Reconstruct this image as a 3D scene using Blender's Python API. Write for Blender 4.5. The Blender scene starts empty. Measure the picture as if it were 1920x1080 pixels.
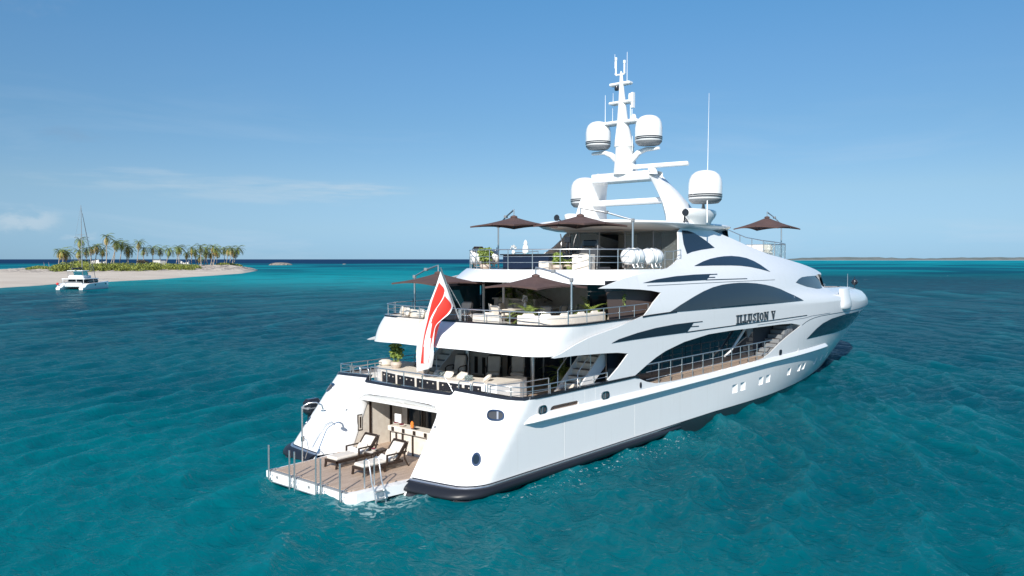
import bpy, math, random
import numpy as np
from mathutils import Vector, Matrix
from mathutils.geometry import delaunay_2d_cdt
random.seed(7); np.random.seed(7)
SC=bpy.context.scene; COL=SC.collection; R=math.radians
# ------------------------------------------------ camera, sky, sun, exposure
AZ=R(40.28)
cd=bpy.data.cameras.new('camera'); cam=bpy.data.objects.new('camera',cd); COL.objects.link(cam)
cam.location=(-20.4,-23.03,8.0); cam.rotation_euler=(R(90)-math.atan(54/1490),0,AZ-R(90))
cd.sensor_width=36; cd.lens=1490*36/1920; cd.clip_start=.3; cd.clip_end=90000
SC.camera=cam
SUN_AZ=R(206); SUN_EL=R(32)          # direction towards the sun
w=bpy.data.worlds.new('World'); SC.world=w; w.use_nodes=True
nt=w.node_tree; nt.nodes.clear()
wo=nt.nodes.new('ShaderNodeOutputWorld'); bg=nt.nodes.new('ShaderNodeBackground')
sky=nt.nodes.new('ShaderNodeTexSky'); sky.sky_type='NISHITA'; sky.sun_disc=False
sky.sun_elevation=SUN_EL; sky.sun_rotation=R(90)-SUN_AZ; sky.altitude=0; sky.air_density=.85; sky.dust_density=.0; sky.ozone_density=4.0
bg.inputs['Strength'].default_value=.14
# thin cirrus wisps low over the horizon
tc=nt.nodes.new('ShaderNodeTexCoord'); mp=nt.nodes.new('ShaderNodeMapping'); mp.inputs['Scale'].default_value=(1.0,1.0,7.0)
nz=nt.nodes.new('ShaderNodeTexNoise'); nz.inputs['Scale'].default_value=2.6; nz.inputs['Detail'].default_value=7; nz.inputs['Roughness'].default_value=.62; nz.inputs['Distortion'].default_value=.5
cr=nt.nodes.new('ShaderNodeMapRange'); cr.inputs['From Min'].default_value=.52; cr.inputs['From Max'].default_value=.85; cr.inputs['To Max'].default_value=.55
sx=nt.nodes.new('ShaderNodeSeparateXYZ'); lo=nt.nodes.new('ShaderNodeMapRange'); lo.inputs['From Min'].default_value=.0; lo.inputs['From Max'].default_value=.22; lo.inputs['To Min'].default_value=1; lo.inputs['To Max'].default_value=.0
mu=nt.nodes.new('ShaderNodeMath'); mu.operation='MULTIPLY'
mx=nt.nodes.new('ShaderNodeMix'); mx.data_type='RGBA'; mx.inputs['B'].default_value=(3.3,4.0,4.8,1)
Lk=nt.links.new
Lk(tc.outputs['Generated'],mp.inputs['Vector']); Lk(mp.outputs[0],nz.inputs['Vector']); Lk(nz.outputs['Fac'],cr.inputs['Value'])
Lk(tc.outputs['Generated'],sx.inputs[0]); Lk(sx.outputs['Z'],lo.inputs['Value']); Lk(cr.outputs[0],mu.inputs[0]); Lk(lo.outputs[0],mu.inputs[1])
# the low sky was deeper and bluer than the model's: tone it by elevation
rp_=nt.nodes.new('ShaderNodeValToRGB'); e_=rp_.color_ramp.elements; SKYT=[(0,(.18,.30,.52)),(1,(1,1,1)),(.017,(.222,.327,.507)),(.0375,(.29,.367,.483)),(.084,(.40,.446,.474)),(.163,(.42,.52,.53)),(.238,(.445,.60,.62)),(.31,(.43,.67,.70)),(.65,(.75,.9,.95))]
for i,(p_,c_) in enumerate(SKYT):
    q_=(e_[0] if i==0 else e_[len(e_)-1]) if i<2 else e_.new(p_)
    q_.position=p_; q_.color=(*c_,1)
ml=nt.nodes.new('ShaderNodeMix'); ml.data_type='RGBA'; ml.blend_type='MULTIPLY'; ml.inputs['Factor'].default_value=1
Lk(sx.outputs['Z'],rp_.inputs[0]); Lk(sky.outputs[0],ml.inputs['A']); Lk(rp_.outputs[0],ml.inputs['B'])
Lk(mu.outputs[0],mx.inputs['Factor']); Lk(ml.outputs['Result'],mx.inputs['A'])
def cloud(src,az,el,w_,h_,scale,lo_,hi_,amt,col,stretch):
    d=Vector((math.cos(R(el))*math.cos(R(az)),math.cos(R(el))*math.sin(R(az)),math.sin(R(el)))); t_=Vector((-math.sin(R(az)),math.cos(R(az)),0))
    N=nt.nodes.new
    def dot(v,s):
        q=N('ShaderNodeVectorMath'); q.operation='DOT_PRODUCT'; q.inputs[1].default_value=v; Lk(tc.outputs['Generated'],q.inputs[0])
        a=N('ShaderNodeMath'); a.operation='MULTIPLY_ADD'; a.inputs[1].default_value=1/s; Lk(q.outputs['Value'],a.inputs[0]); return a
    a=dot(t_,w_); b=dot(Vector((0,0,1)),h_); b.inputs[2].default_value=-math.sin(R(el))/h_; a.inputs[2].default_value=0
    c=N('ShaderNodeMath'); c.operation='POWER'; c.inputs[1].default_value=2; Lk(a.outputs[0],c.inputs[0]); e=N('ShaderNodeMath'); e.operation='POWER'; e.inputs[1].default_value=2; Lk(b.outputs[0],e.inputs[0])
    f=N('ShaderNodeMath'); f.operation='ADD'; Lk(c.outputs[0],f.inputs[0]); Lk(e.outputs[0],f.inputs[1])
    m1=N('ShaderNodeMapRange'); m1.interpolation_type='SMOOTHSTEP'; m1.inputs['From Min'].default_value=0; m1.inputs['From Max'].default_value=1; m1.inputs['To Min'].default_value=1; m1.inputs['To Max'].default_value=0; Lk(f.outputs[0],m1.inputs['Value'])
    mp_=N('ShaderNodeMapping'); mp_.inputs['Scale'].default_value=(1,1,stretch); Lk(tc.outputs['Generated'],mp_.inputs[0])
    z_=N('ShaderNodeTexNoise'); z_.inputs['Scale'].default_value=scale; z_.inputs['Detail'].default_value=8; z_.inputs['Roughness'].default_value=.6; Lk(mp_.outputs[0],z_.inputs['Vector'])
    s_=N('ShaderNodeMath'); s_.operation='MULTIPLY_ADD'; s_.inputs[1].default_value=.10; Lk(m1.outputs[0],s_.inputs[0]); Lk(z_.outputs['Fac'],s_.inputs[2])
    m2=N('ShaderNodeMapRange'); m2.interpolation_type='SMOOTHSTEP'; m2.inputs['From Min'].default_value=lo_+.06; m2.inputs['From Max'].default_value=hi_+.10; m2.inputs['To Max'].default_value=amt; Lk(s_.outputs[0],m2.inputs['Value'])
    m3=N('ShaderNodeMath'); m3.operation='MULTIPLY'; m2.inputs['To Max'].default_value=amt*.7; Lk(m2.outputs[0],m3.inputs[0]); Lk(m1.outputs[0],m3.inputs[1])
    x_=N('ShaderNodeMix'); x_.data_type='RGBA'; x_.inputs['B'].default_value=(*col,1); Lk(m3.outputs[0],x_.inputs['Factor']); Lk(src,x_.inputs['A']); return x_.outputs['Result']
W_=(3.3,3.9,4.4)
cl=mx.outputs['Result']
cl=cloud(cl,71.8,2.5,.045,.022,22,.45,.62,.75,W_,2.0); cl=cloud(cl,69,1.6,.03,.012,26,.45,.62,.6,W_,2.5)
cl=cloud(cl,58,4.7,.20,.022,9,.42,.66,.42,W_,9); cl=cloud(cl,52,4.9,.10,.014,12,.42,.6,.45,W_,10); cl=cloud(cl,71.2,15.8,.05,.03,14,.42,.7,.35,(2.6,2.9,3.5),1.5)
cl=cloud(cl,69,7.8,.05,.012,16,.42,.6,.35,(1.35,2.0,2.9),3); cl=cloud(cl,66,5.3,.14,.02,10,.45,.66,.35,W_,8); pass; Lk(bg.outputs[0],wo.inputs['Surface'])
Lk(cl,bg.inputs['Color'])
sl=bpy.data.lights.new('sun','SUN'); sl.energy=4.8; sl.angle=R(.53); sl.color=(1,.955,.88)
so=bpy.data.objects.new('sun',sl); COL.objects.link(so)
sd=Vector((math.cos(SUN_EL)*math.cos(SUN_AZ),math.cos(SUN_EL)*math.sin(SUN_AZ),math.sin(SUN_EL)))
so.rotation_euler=sd.to_track_quat('Z','Y').to_euler()
SC.view_settings.view_transform='Standard'; SC.view_settings.look='None'; SC.view_settings.exposure=.35; SC.view_settings.gamma=1
SC.render.engine='CYCLES'

# ------------------------------------------------ materials
def mat(name,col,rough=.5,metal=0,spec=.5,coat=0,trans=0,ior=1.45,bump=None,var=None,emit=None,alpha=None):
    m=bpy.data.materials.new(name); m.use_nodes=True; n=m.node_tree; p=n.nodes['Principled BSDF']
    p.inputs['Base Color'].default_value=(*col,1); p.inputs['Roughness'].default_value=rough; p.inputs['Metallic'].default_value=metal
    p.inputs['Specular IOR Level'].default_value=spec; p.inputs['Coat Weight'].default_value=coat; p.inputs['Coat Roughness'].default_value=.03
    p.inputs['Transmission Weight'].default_value=trans; p.inputs['IOR'].default_value=ior
    if alpha: p.inputs['Alpha'].default_value=alpha
    if var or bump:
        t=n.nodes.new('ShaderNodeTexCoord'); z=n.nodes.new('ShaderNodeTexNoise'); n.links.new(t.outputs['Object'],z.inputs['Vector'])
        z.inputs['Detail'].default_value=5
        if var:
            z.inputs['Scale'].default_value=var[0]; c2=var[1]
            mm=n.nodes.new('ShaderNodeMix'); mm.data_type='RGBA'; mm.inputs['A'].default_value=(*col,1); mm.inputs['B'].default_value=(*c2,1)
            rr=n.nodes.new('ShaderNodeMapRange'); rr.inputs['From Min'].default_value=.35; rr.inputs['From Max'].default_value=.65
            n.links.new(z.outputs['Fac'],rr.inputs['Value']); n.links.new(rr.outputs[0],mm.inputs['Factor']); n.links.new(mm.outputs['Result'],p.inputs['Base Color'])
        if bump:
            z2=n.nodes.new('ShaderNodeTexNoise'); z2.inputs['Scale'].default_value=bump[0]; z2.inputs['Detail'].default_value=3; n.links.new(t.outputs['Object'],z2.inputs['Vector'])
            b=n.nodes.new('ShaderNodeBump'); b.inputs['Strength'].default_value=bump[1]; b.inputs['Distance'].default_value=bump[2]; n.links.new(z2.outputs['Fac'],b.inputs['Height']); n.links.new(b.outputs[0],p.inputs['Normal'])
    return m
def teak():
    m=bpy.data.materials.new('teak'); m.use_nodes=True; n=m.node_tree; p=n.nodes['Principled BSDF']; p.inputs['Roughness'].default_value=.65
    t=n.nodes.new('ShaderNodeTexCoord'); mp=n.nodes.new('ShaderNodeMapping'); mp.inputs['Scale'].default_value=(.35,9,1)
    z=n.nodes.new('ShaderNodeTexNoise'); z.inputs['Scale'].default_value=2.5; z.inputs['Detail'].default_value=5
    c=n.nodes.new('ShaderNodeValToRGB'); c.color_ramp.elements[0].color=(.36,.255,.185,1); c.color_ramp.elements[1].color=(.58,.45,.345,1); c.color_ramp.elements[0].position=.3; c.color_ramp.elements[1].position=.7
    s=n.nodes.new('ShaderNodeSeparateXYZ'); md=n.nodes.new('ShaderNodeMath'); md.operation='PINGPONG'; md.inputs[1].default_value=.055
    g=n.nodes.new('ShaderNodeMath'); g.operation='LESS_THAN'; g.inputs[1].default_value=.005
    k=n.nodes.new('ShaderNodeMix'); k.data_type='RGBA'; k.inputs['B'].default_value=(.05,.035,.03,1)
    n.links.new(t.outputs['Object'],mp.inputs[0]); n.links.new(mp.outputs[0],z.inputs['Vector']); n.links.new(z.outputs['Fac'],c.inputs[0])
    n.links.new(t.outputs['Object'],s.inputs[0]); n.links.new(s.outputs['Y'],md.inputs[0]); n.links.new(md.outputs[0],g.inputs[0])
    n.links.new(g.outputs[0],k.inputs['Factor']); n.links.new(c.outputs[0],k.inputs['A']); n.links.new(k.outputs['Result'],p.inputs['Base Color'])
    return m
def gelcoat():
    m=mat('white_gelcoat',(.83,.83,.82),.18,coat=.4)
    n=m.node_tree; p=n.nodes['Principled BSDF']; t=n.nodes.new('ShaderNodeTexCoord'); z=n.nodes.new('ShaderNodeTexNoise'); z.inputs['Scale'].default_value=.55; z.inputs['Detail'].default_value=2
    b=n.nodes.new('ShaderNodeBump'); b.inputs['Strength'].default_value=.12; b.inputs['Distance'].default_value=.03; n.links.new(t.outputs['Object'],z.inputs['Vector']); n.links.new(z.outputs['Fac'],b.inputs['Height']); n.links.new(b.outputs[0],p.inputs['Normal']); n.links.new(b.outputs[0],p.inputs['Coat Normal'])
    # faint run-off streaks down the topsides
    mp=n.nodes.new('ShaderNodeMapping'); mp.inputs['Scale'].default_value=(2.6,2.6,.12); z2=n.nodes.new('ShaderNodeTexNoise'); z2.inputs['Scale'].default_value=1.6; z2.inputs['Detail'].default_value=4
    r=n.nodes.new('ShaderNodeMapRange'); r.inputs['From Min'].default_value=.56; r.inputs['From Max'].default_value=.8; r.inputs['To Max'].default_value=.35
    k=n.nodes.new('ShaderNodeMix'); k.data_type='RGBA'; k.inputs['A'].default_value=(.83,.83,.82,1); k.inputs['B'].default_value=(.70,.69,.65,1)
    n.links.new(t.outputs['Object'],mp.inputs[0]); n.links.new(mp.outputs[0],z2.inputs['Vector']); n.links.new(z2.outputs['Fac'],r.inputs['Value']); n.links.new(r.outputs[0],k.inputs['Factor']); n.links.new(k.outputs['Result'],p.inputs['Base Color'])
    return m
M_WHITE=gelcoat()
M_SOFF=mat('soffit_paint',(.76,.75,.73),.35)
M_GLASS=mat('dark_tinted_glass',(.016,.028,.042),.03,spec=.55)
M_CLEAR=mat('pale_tinted_glass',(.75,.82,.82),.03,trans=.9,ior=1.1,spec=.6)
M_TEAL=mat('teal_smoked_glass',(.012,.06,.085),.04,spec=.5,trans=.25)
M_BLACK=mat('black_rubber',(.016,.018,.024),.38,spec=.4)
M_CAP=mat('black_cap_paint',(.02,.022,.028),.22,coat=.3)
M_STEEL=mat('polished_steel',(.68,.69,.69),.30,metal=.9)
M_CHROME=mat('dark_chrome',(.42,.43,.45),.15,metal=1)
M_TEAK=teak()
M_CREAM=mat('cream_cushion',(.72,.66,.58),.8,bump=(30,.15,.01),var=(6,(.66,.60,.52)))
M_BEIGE=mat('beige_marble',(.76,.70,.61),.35,var=(5,(.69,.62,.53)))
M_TOWEL=mat('white_towel',(.8,.79,.77),.9,bump=(60,.3,.01))
M_WOOD=mat('dark_stained_wood',(.035,.022,.016),.35)
M_BROWN=mat('brown_canvas',(.105,.062,.054),.85,bump=(40,.1,.01),var=(2,(.085,.05,.045)))
M_MESH=mat('brown_sunscreen_mesh',(.115,.08,.068),.7)
M_GREY=mat('grey_plastic',(.23,.24,.25),.5)
M_DKGREY=mat('charcoal_fabric',(.05,.055,.065),.8)
M_LEAF=mat('plant_leaf',(.13,.21,.045),.5,var=(9,(.27,.33,.07)))
M_POT=mat('pale_stone_pot',(.58,.50,.43),.6,var=(7,(.48,.40,.33)))
M_RED=mat('red_flag_cloth',(.72,.045,.03),.8)
M_FLAGW=mat('white_flag_cloth',(.82,.81,.80),.8)
M_WATERIN=mat('pool_blue_glass',(.05,.35,.45),.1)
M_ORANGE=mat('amber_juice',(.75,.22,.04),.2)
M_BERRY=mat('dark_red_fruit',(.18,.02,.04),.3)

# ------------------------------------------------ mesh builder
class MB:
    def __init__(s): s.v=[]; s.f=[]; s.m=[]
    def add(s,vs,fs,m=0):
        k=len(s.v); s.v+=[tuple(v) for v in vs]; s.f+=[tuple(i+k for i in f) for f in fs]; s.m+=[m]*len(fs); return s
    def box(s,x0,y0,z0,x1,y1,z1,m=0):
        x0,x1=min(x0,x1),max(x0,x1); y0,y1=min(y0,y1),max(y0,y1); z0,z1=min(z0,z1),max(z0,z1)
        return s.add([(x0,y0,z0),(x1,y0,z0),(x1,y1,z0),(x0,y1,z0),(x0,y0,z1),(x1,y0,z1),(x1,y1,z1),(x0,y1,z1)],[(0,3,2,1),(4,5,6,7),(0,1,5,4),(1,2,6,5),(2,3,7,6),(3,0,4,7)],m)
    def rbox(s,x0,y0,z0,x1,y1,z1,b=.03,m=0):
        """box with chamfered edges"""
        c=[(x0+x1)/2,(y0+y1)/2,(z0+z1)/2]; h=[abs(x1-x0)/2,abs(y1-y0)/2,abs(z1-z0)/2]; b=min(b,*[q*.9 for q in h])
        V=[]; idx={}
        for sx in(-1,1):
            for sy in(-1,1):
                for sz in(-1,1):
                    for a in range(3):
                        o=[h[0]-b,h[1]-b,h[2]-b]; o[a]=h[a]; idx[(sx,sy,sz,a)]=len(V); V.append((c[0]+sx*o[0],c[1]+sy*o[1],c[2]+sz*o[2]))
        F=[]
        for a in range(3):
            u,v=[q for q in range(3) if q!=a]
            for sg in(-1,1):
                l=[]
                for (p,q) in ((-1,-1),(1,-1),(1,1),(-1,1)):
                    t=[0,0,0]; t[a]=sg; t[u]=p; t[v]=q; l.append(idx[(*t,a)])
                F.append(tuple(l if (sg>0)^(a==1) else l[::-1]))
        for a in range(3):
            u,v=[q for q in range(3) if q!=a]
            for p in(-1,1):
                for q in(-1,1):
                    l=[]
                    for (sg,ax) in ((-1,u),(1,u),(1,v),(-1,v)):
                        t=[0,0,0]; t[a]=sg; t[u]=p; t[v]=q; l.append(idx[(*t,ax)])
                    F.append(tuple(l if ((p*q>0)^(a==1)) else l[::-1]))
        for sx in(-1,1):
            for sy in(-1,1):
                for sz in(-1,1):
                    l=[idx[(sx,sy,sz,a)] for a in range(3)]; F.append(tuple(l if sx*sy*sz>0 else l[::-1]))
        return s.add(V,F,m)
    def tube(s,pts,r,n=8,m=0,cap=True):
        pts=[Vector(p) for p in pts]; V=[];F=[]
        rs=r if isinstance(r,(list,tuple)) else [r]*len(pts)
        up=None
        for i,p in enumerate(pts):
            a=pts[max(0,i-1)]; b=pts[min(len(pts)-1,i+1)]; d=(b-a).normalized()
            if up is None: up=Vector((0,0,1)) if abs(d.z)<.9 else Vector((1,0,0))
            x=d.cross(up)
            if x.length<1e-4: x=d.cross(Vector((0,1,0)))
            x.normalize(); y=x.cross(d).normalized(); up=y
            for k in range(n):
                t=2*math.pi*k/n; V.append(p+(x*math.cos(t)+y*math.sin(t))*rs[i])
        for i in range(len(pts)-1):
            for k in range(n):
                F.append((i*n+k,i*n+(k+1)%n,(i+1)*n+(k+1)%n,(i+1)*n+k))
        if cap: F.append(tuple(range(n))[::-1]); F.append(tuple((len(pts)-1)*n+k for k in range(n)))
        return s.add(V,F,m)
    def lathe(s,prof,c=(0,0,0),n=24,m=0,rot=None,mats=None):
        V=[];F=[];mm=[]
        for r,z in prof:
            for k in range(n):
                t=2*math.pi*k/n; v=Vector((r*math.cos(t),r*math.sin(t),z))
                if rot: v=rot@v
                V.append(v+Vector(c))
        for i in range(len(prof)-1):
            for k in range(n): F.append((i*n+k,i*n+(k+1)%n,(i+1)*n+(k+1)%n,(i+1)*n+k)); mm.append(mats[i] if mats else m)
        F.append(tuple(range(n))[::-1]); mm.append(mats[0] if mats else m); F.append(tuple((len(prof)-1)*n+k for k in range(n))); mm.append(mats[-1] if mats else m)
        k=len(s.v); s.v+=[tuple(v) for v in V]; s.f+=[tuple(i+k for i in f) for f in F]; s.m+=mm; return s
    def prism(s,poly,z0,z1,m=0):
        """poly xy list (any orientation), z0/z1 floats or functions"""
        n=len(poly); a=sum(poly[i][0]*poly[(i+1)%n][1]-poly[(i+1)%n][0]*poly[i][1] for i in range(n))
        if a<0: poly=poly[::-1]
        f0=z0 if callable(z0) else (lambda x,y:z0); f1=z1 if callable(z1) else (lambda x,y:z1)
        V=[(x,y,f0(x,y)) for x,y in poly]+[(x,y,f1(x,y)) for x,y in poly]
        return s.add(V,[tuple(range(n))[::-1],tuple(range(n,2*n))]+[(i,(i+1)%n,n+(i+1)%n,n+i) for i in range(n)],m)
    def hull(s,A,B,m=0):
        """loft between two equal-length closed loops, capped"""
        n=len(A); return s.add(list(A)+list(B),[tuple(range(n))[::-1],tuple(range(n,2*n))]+[(i,(i+1)%n,n+(i+1)%n,n+i) for i in range(n)],m)
    def grid(s,rows,m=0,flip=False,close=False):
        nu=len(rows[0]); V=[p for r in rows for p in r]; F=[]
        for i in range(len(rows)-1):
            for j in range(nu if close else nu-1):
                f=(i*nu+j,i*nu+(j+1)%nu,(i+1)*nu+(j+1)%nu,(i+1)*nu+j); F.append(f[::-1] if flip else f)
        return s.add(V,F,m)
    def slab(s,rows,th,m=0):
        """grid thickened by th along -z"""
        top=[[Vector(p) for p in r] for r in rows]; bot=[[Vector(p)-Vector((0,0,th)) for p in r] for r in rows]
        s.grid(top,m); s.grid(bot,m,flip=True)
        s.grid([top[0],bot[0]],m); s.grid([top[-1],bot[-1]],m,True)
        s.grid([[r[0] for r in top],[r[0] for r in bot]],m,True); s.grid([[r[-1] for r in top],[r[-1] for r in bot]],m)
        return s
    def xf(s,M):
        s.v=[tuple(M@Vector(v)) for v in s.v]; return s
    def build(s,name,mats,parent=None,ang=35,smooth=True):
        me=bpy.data.meshes.new(name); me.from_pydata(s.v,[],s.f)
        for q in (mats if isinstance(mats,(list,tuple)) else [mats]): me.materials.append(q)
        me.polygons.foreach_set('material_index',s.m)
        if smooth:
            me.polygons.foreach_set('use_smooth',[True]*len(s.f)); me.update(); me.set_sharp_from_angle(angle=R(ang))
        me.update()
        o=bpy.data.objects.new(name,me); COL.objects.link(o)
        if parent is not None: o.parent=parent
        return o
def tag(o,label=None,cat=None,group=None,kind=None):
    if label: o['label']=label
    if cat: o['category']=cat
    if group: o['group']=group
    if kind: o['kind']=kind
    return o
def empty(name,loc=(0,0,0),rz=0,label=None,cat=None,group=None):
    o=bpy.data.objects.new(name,None); COL.objects.link(o); o.location=loc; o.rotation_euler=(0,0,rz); o.empty_display_size=.3
    return tag(o,label,cat,group)
def copy_tree(o,parent=None):
    c=o.copy(); COL.objects.link(c); c.parent=parent
    for ch in list(o.children): copy_tree(ch,c)
    return c
def place(proto,used,loc,rz,label,cat=None,group=None,scale=None):
    """first call moves the prototype itself, later ones copy it with its parts"""
    o=proto if not used else copy_tree(proto)
    used.append(1); o.location=loc; o.rotation_euler=(0,0,rz)
    if scale: o.scale=scale
    return tag(o,label,cat,group)
def sst(a,b,x):
    t=max(0,min(1,(x-a)/(b-a))); return t*t*(3-2*t)
def lin(x,T):
    if x<=T[0][0]: return T[0][1]
    for (a,p),(b,q) in zip(T,T[1:]):
        if x<=b: return p+(q-p)*(x-a)/(b-a)
    return T[-1][1]
def gg(x,B,x0,xs,p,q):
    t=(x-x0)/(xs-x0)
    if t<=0: return B
    if t>=1: return 0.0
    return B*(1-t**p)**q
def hull_w(x,z):
    zc=max(-.8,min(z,5.6))
    x0=lin(zc,[(-.8,10),(.2,14),(1.5,18),(3,22),(4.5,26),(5.6,26)])
    xs=lin(zc,[(-.8,46.5),(0,47.8),(1,49.6),(2,51.2),(3,52.8),(3.5,53.4),(4,53.8),(4.4,53.9),(4.8,53.6),(5.2,52.6),(5.6,51)])
    p=lin(zc,[(0,2.23),(3,2.5),(4.5,2.9),(5.6,2.9)])
    q=lin(zc,[(0,1.0),(3,.85),(4.5,.68),(5.6,.68)])
    B=5.3 if zc>.3 else 5.3-.12*(.3-zc)**2
    return gg(x,B,x0,xs,p,q)
def sup_w(x,z):
    B=lin(z,[(5.4,5.3),(6,5.24),(6.6,5.12),(7.2,4.94),(7.7,4.66),(8.2,4.24),(8.8,3.8),(9.3,3.55),(10,3.4)])
    return gg(x,B,lin(z,[(5.5,20),(8,18)]),lin(z,[(5.5,47.5),(7,45.5),(9,41)]),2.3,.75)
def W(x,z):
    k=sst(5.5,6.1,z)
    return hull_w(x,z)*(1-k)+sup_w(x,z)*k if k>0 else hull_w(x,z)
def xt(y,z): return -1.92+.87*(z-.44)+.017*y*y
_pc={}
def path(z):
    k=round(z,3)
    if k in _pc: return _pc[k]
    P=[(3.0,-5.3)]; r=.95
    yc=-5.3+r; a0=xt(yc,z)  # corner start on transom
    # elliptical corner from (a0+r*1.15,-5.3) to (a0,yc)
    cx=a0+r*1.15
    for i in range(0,17):
        t=math.pi/2*i/16
        # bezier-ish superellipse
        P.append((cx-(cx-a0)*math.sin(t)**.9999, yc-(r)*math.cos(t)))
    n=24
    for i in range(1,n+1):
        y=yc+(0-yc)*i/n; P.append((xt(y,z),y))
    L=[0]
    for a,b in zip(P,P[1:]): L.append(L[-1]+math.hypot(b[0]-a[0],b[1]-a[1]))
    _pc[k]=(P,L); return _pc[k]
def M(s,z,off=0.0):
    """param s,z -> x,y on starboard skin, off=outward offset"""
    if s>=3: 
        x,y=s,-W(s,z)
        if off:
            e=.05; d=(W(s+e,z)-W(s-e,z))/(2*e); n=math.hypot(1,d)
            x+= -d*off/n
            y-= off/n
        return x,y
    P,L=path(z); u=(3-s)/9*L[-1]
    for i in range(len(L)-1):
        if u<=L[i+1] or i==len(L)-2:
            f=(u-L[i])/(L[i+1]-L[i]+1e-9); a,b=P[i],P[i+1]
            x=a[0]+(b[0]-a[0])*f; y=a[1]+(b[1]-a[1])*f
            if off:
                dx,dy=b[0]-a[0],b[1]-a[1]; n=math.hypot(dx,dy)+1e-9
                # heading aft (-x) on starboard: outward is left of... (-y)
                x+= dy/n*off*-1; y+= dx/n*off
            return x,y
# ------------------------------------------------ skin panels in (s,z) space
def SP(s,z,off=0.0,side=-1):
    x,y=M(s,z,off); return (x,y if side<0 else -y,z)
def xs_of(z): return lin(z,[(-.8,46.5),(0,47.8),(1,49.6),(2,51.2),(3,52.8),(3.5,53.4),(4,53.8),(4.4,53.9),(4.8,53.6),(5.2,52.6),(5.6,51)])
def dens(loop,step=.3,closed=True):
    out=[]; n=len(loop)
    for i in range(n if closed else n-1):
        a,b=loop[i],loop[(i+1)%n]; d=math.hypot(b[0]-a[0],b[1]-a[1]); k=max(1,int(d/step))
        out+= [(a[0]+(b[0]-a[0])*j/k,a[1]+(b[1]-a[1])*j/k) for j in range(k)]
    if not closed: out.append(loop[-1])
    return out
def smooth_loop(pts,k=4,closed=True):
    """Catmull-Rom through the points"""
    n=len(pts); out=[]
    for i in range(n if closed else n-1):
        g=lambda j: pts[j%n] if closed else pts[max(0,min(n-1,j))]
        p0,p1,p2,p3=g(i-1),g(i),g(i+1),g(i+2)
        for j in range(k):
            t=j/k; out.append(tuple(.5*((2*p1[c])+(-p0[c]+p2[c])*t+(2*p0[c]-5*p1[c]+4*p2[c]-p3[c])*t*t+(-p0[c]+3*p1[c]-3*p2[c]+p3[c])*t**3) for c in range(len(p1))))
    if not closed: out.append(pts[-1])
    return out
def seg_dist(P,loop):
    P=np.asarray(P); A=np.asarray(loop); B=np.roll(A,-1,0); D=np.full(len(P),1e9)
    for a,b in zip(A,B):
        ab=b-a; t=np.clip(((P-a)@ab)/(ab@ab+1e-12),0,1); D=np.minimum(D,np.hypot(*(P-(a+t[:,None]*ab)).T))
    return D
def inside(P,loop):
    P=np.asarray(P); A=np.asarray(loop); r=np.zeros(len(P),bool); n=len(A); j=n-1
    for i in range(n):
        xi,yi=A[i]; xj,yj=A[j]
        c=((yi>P[:,1])!=(yj>P[:,1]))&(P[:,0]<(xj-xi)*(P[:,1]-yi)/(yj-yi+1e-12)+xi); r^=c; j=i
    return r
def panel(name,outer,holes=(),off=0.0,th=.1,mats=None,parent=None,side=-1,gs=.45,gz=.35,extra=None,ang=40):
    loops=[dens(outer,.3)]+[dens(h,.3) for h in holes]
    pts=[]; edges=[]
    for l in loops:
        k=len(pts); pts+=l; edges+=[(k+i,k+(i+1)%len(l)) for i in range(len(l))]
    o=np.array(loops[0]); s0,z0=o.min(0); s1,z1=o.max(0); G=[]
    z=z0+gz*.5
    while z<z1:
        s=s0+gs*.5
        while s<s1:
            G.append((s,z)); s+= .16 if -1.9<s<2.9 else gs
        if extra: G+=extra(z)
        z+=gz
    if G:
        G=np.array(G); ok=inside(G,loops[0])
        for h in loops[1:]: ok&=~inside(G,h)
        for l in loops: ok&=seg_dist(G,l)>.09
        pts+=[tuple(p) for p in G[ok]]
    r=delaunay_2d_cdt([Vector(p) for p in pts],edges,[],0,1e-5)
    V=[(v[0],v[1]) for v in r[0]]; T=r[2]
    C=np.array([[sum(V[i][0] for i in t)/len(t),sum(V[i][1] for i in t)/len(t)] for t in T]); ok=inside(C,loops[0])
    for h in loops[1:]: ok&=~inside(C,h)
    T=[t for t,k in zip(T,ok) if k]
    # orientation: s to +x, z up; on starboard the outside normal is -y => (s,z) ccw seen from -y
    def ccw(t):
        a,b,c=[V[i] for i in t[:3]]; return (b[0]-a[0])*(c[1]-a[1])-(b[1]-a[1])*(c[0]-a[0])>0
    F=[tuple(t) if ccw(t)==(side<0) else tuple(t[::-1]) for t in T]
    mb=MB(); mb.add([SP(s,z,off,side) for s,z in V],F)
    mb.add([SP(s,z,off-th,side) for s,z in V],[f[::-1] for f in F])
    for l in loops:
        n=len(l); A=[SP(s,z,off,side) for s,z in l]; B=[SP(s,z,off-th,side) for s,z in l]
        mb.add(A+B,[(i,(i+1)%n,n+(i+1)%n,n+i) for i in range(n)])
    return mb.build(name,mats or M_WHITE,parent,ang)
def sweep(path,prof,side=-1,taper=None,closed=True):
    """prof: list of (off,dz) ; path list of (s,z)"""
    rows=[]
    for i,(s,z) in enumerate(path):
        k=taper(i/(len(path)-1)) if taper else 1
        rows.append([SP(s,z+dz*k,off*k if off>0 else off,side) for off,dz in prof])
    mb=MB(); mb.grid(rows,close=closed,flip=side>0)
    mb.f.append(tuple(range(len(prof)))); mb.m.append(0); n=len(mb.v); mb.f.append(tuple(range(n-len(prof),n))[::-1]); mb.m.append(0)
    return mb

yacht=empty('motor_yacht',(0,0,0),0,'large white three-deck motor yacht with arched dark side windows and open swim platform','motor yacht')
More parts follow.
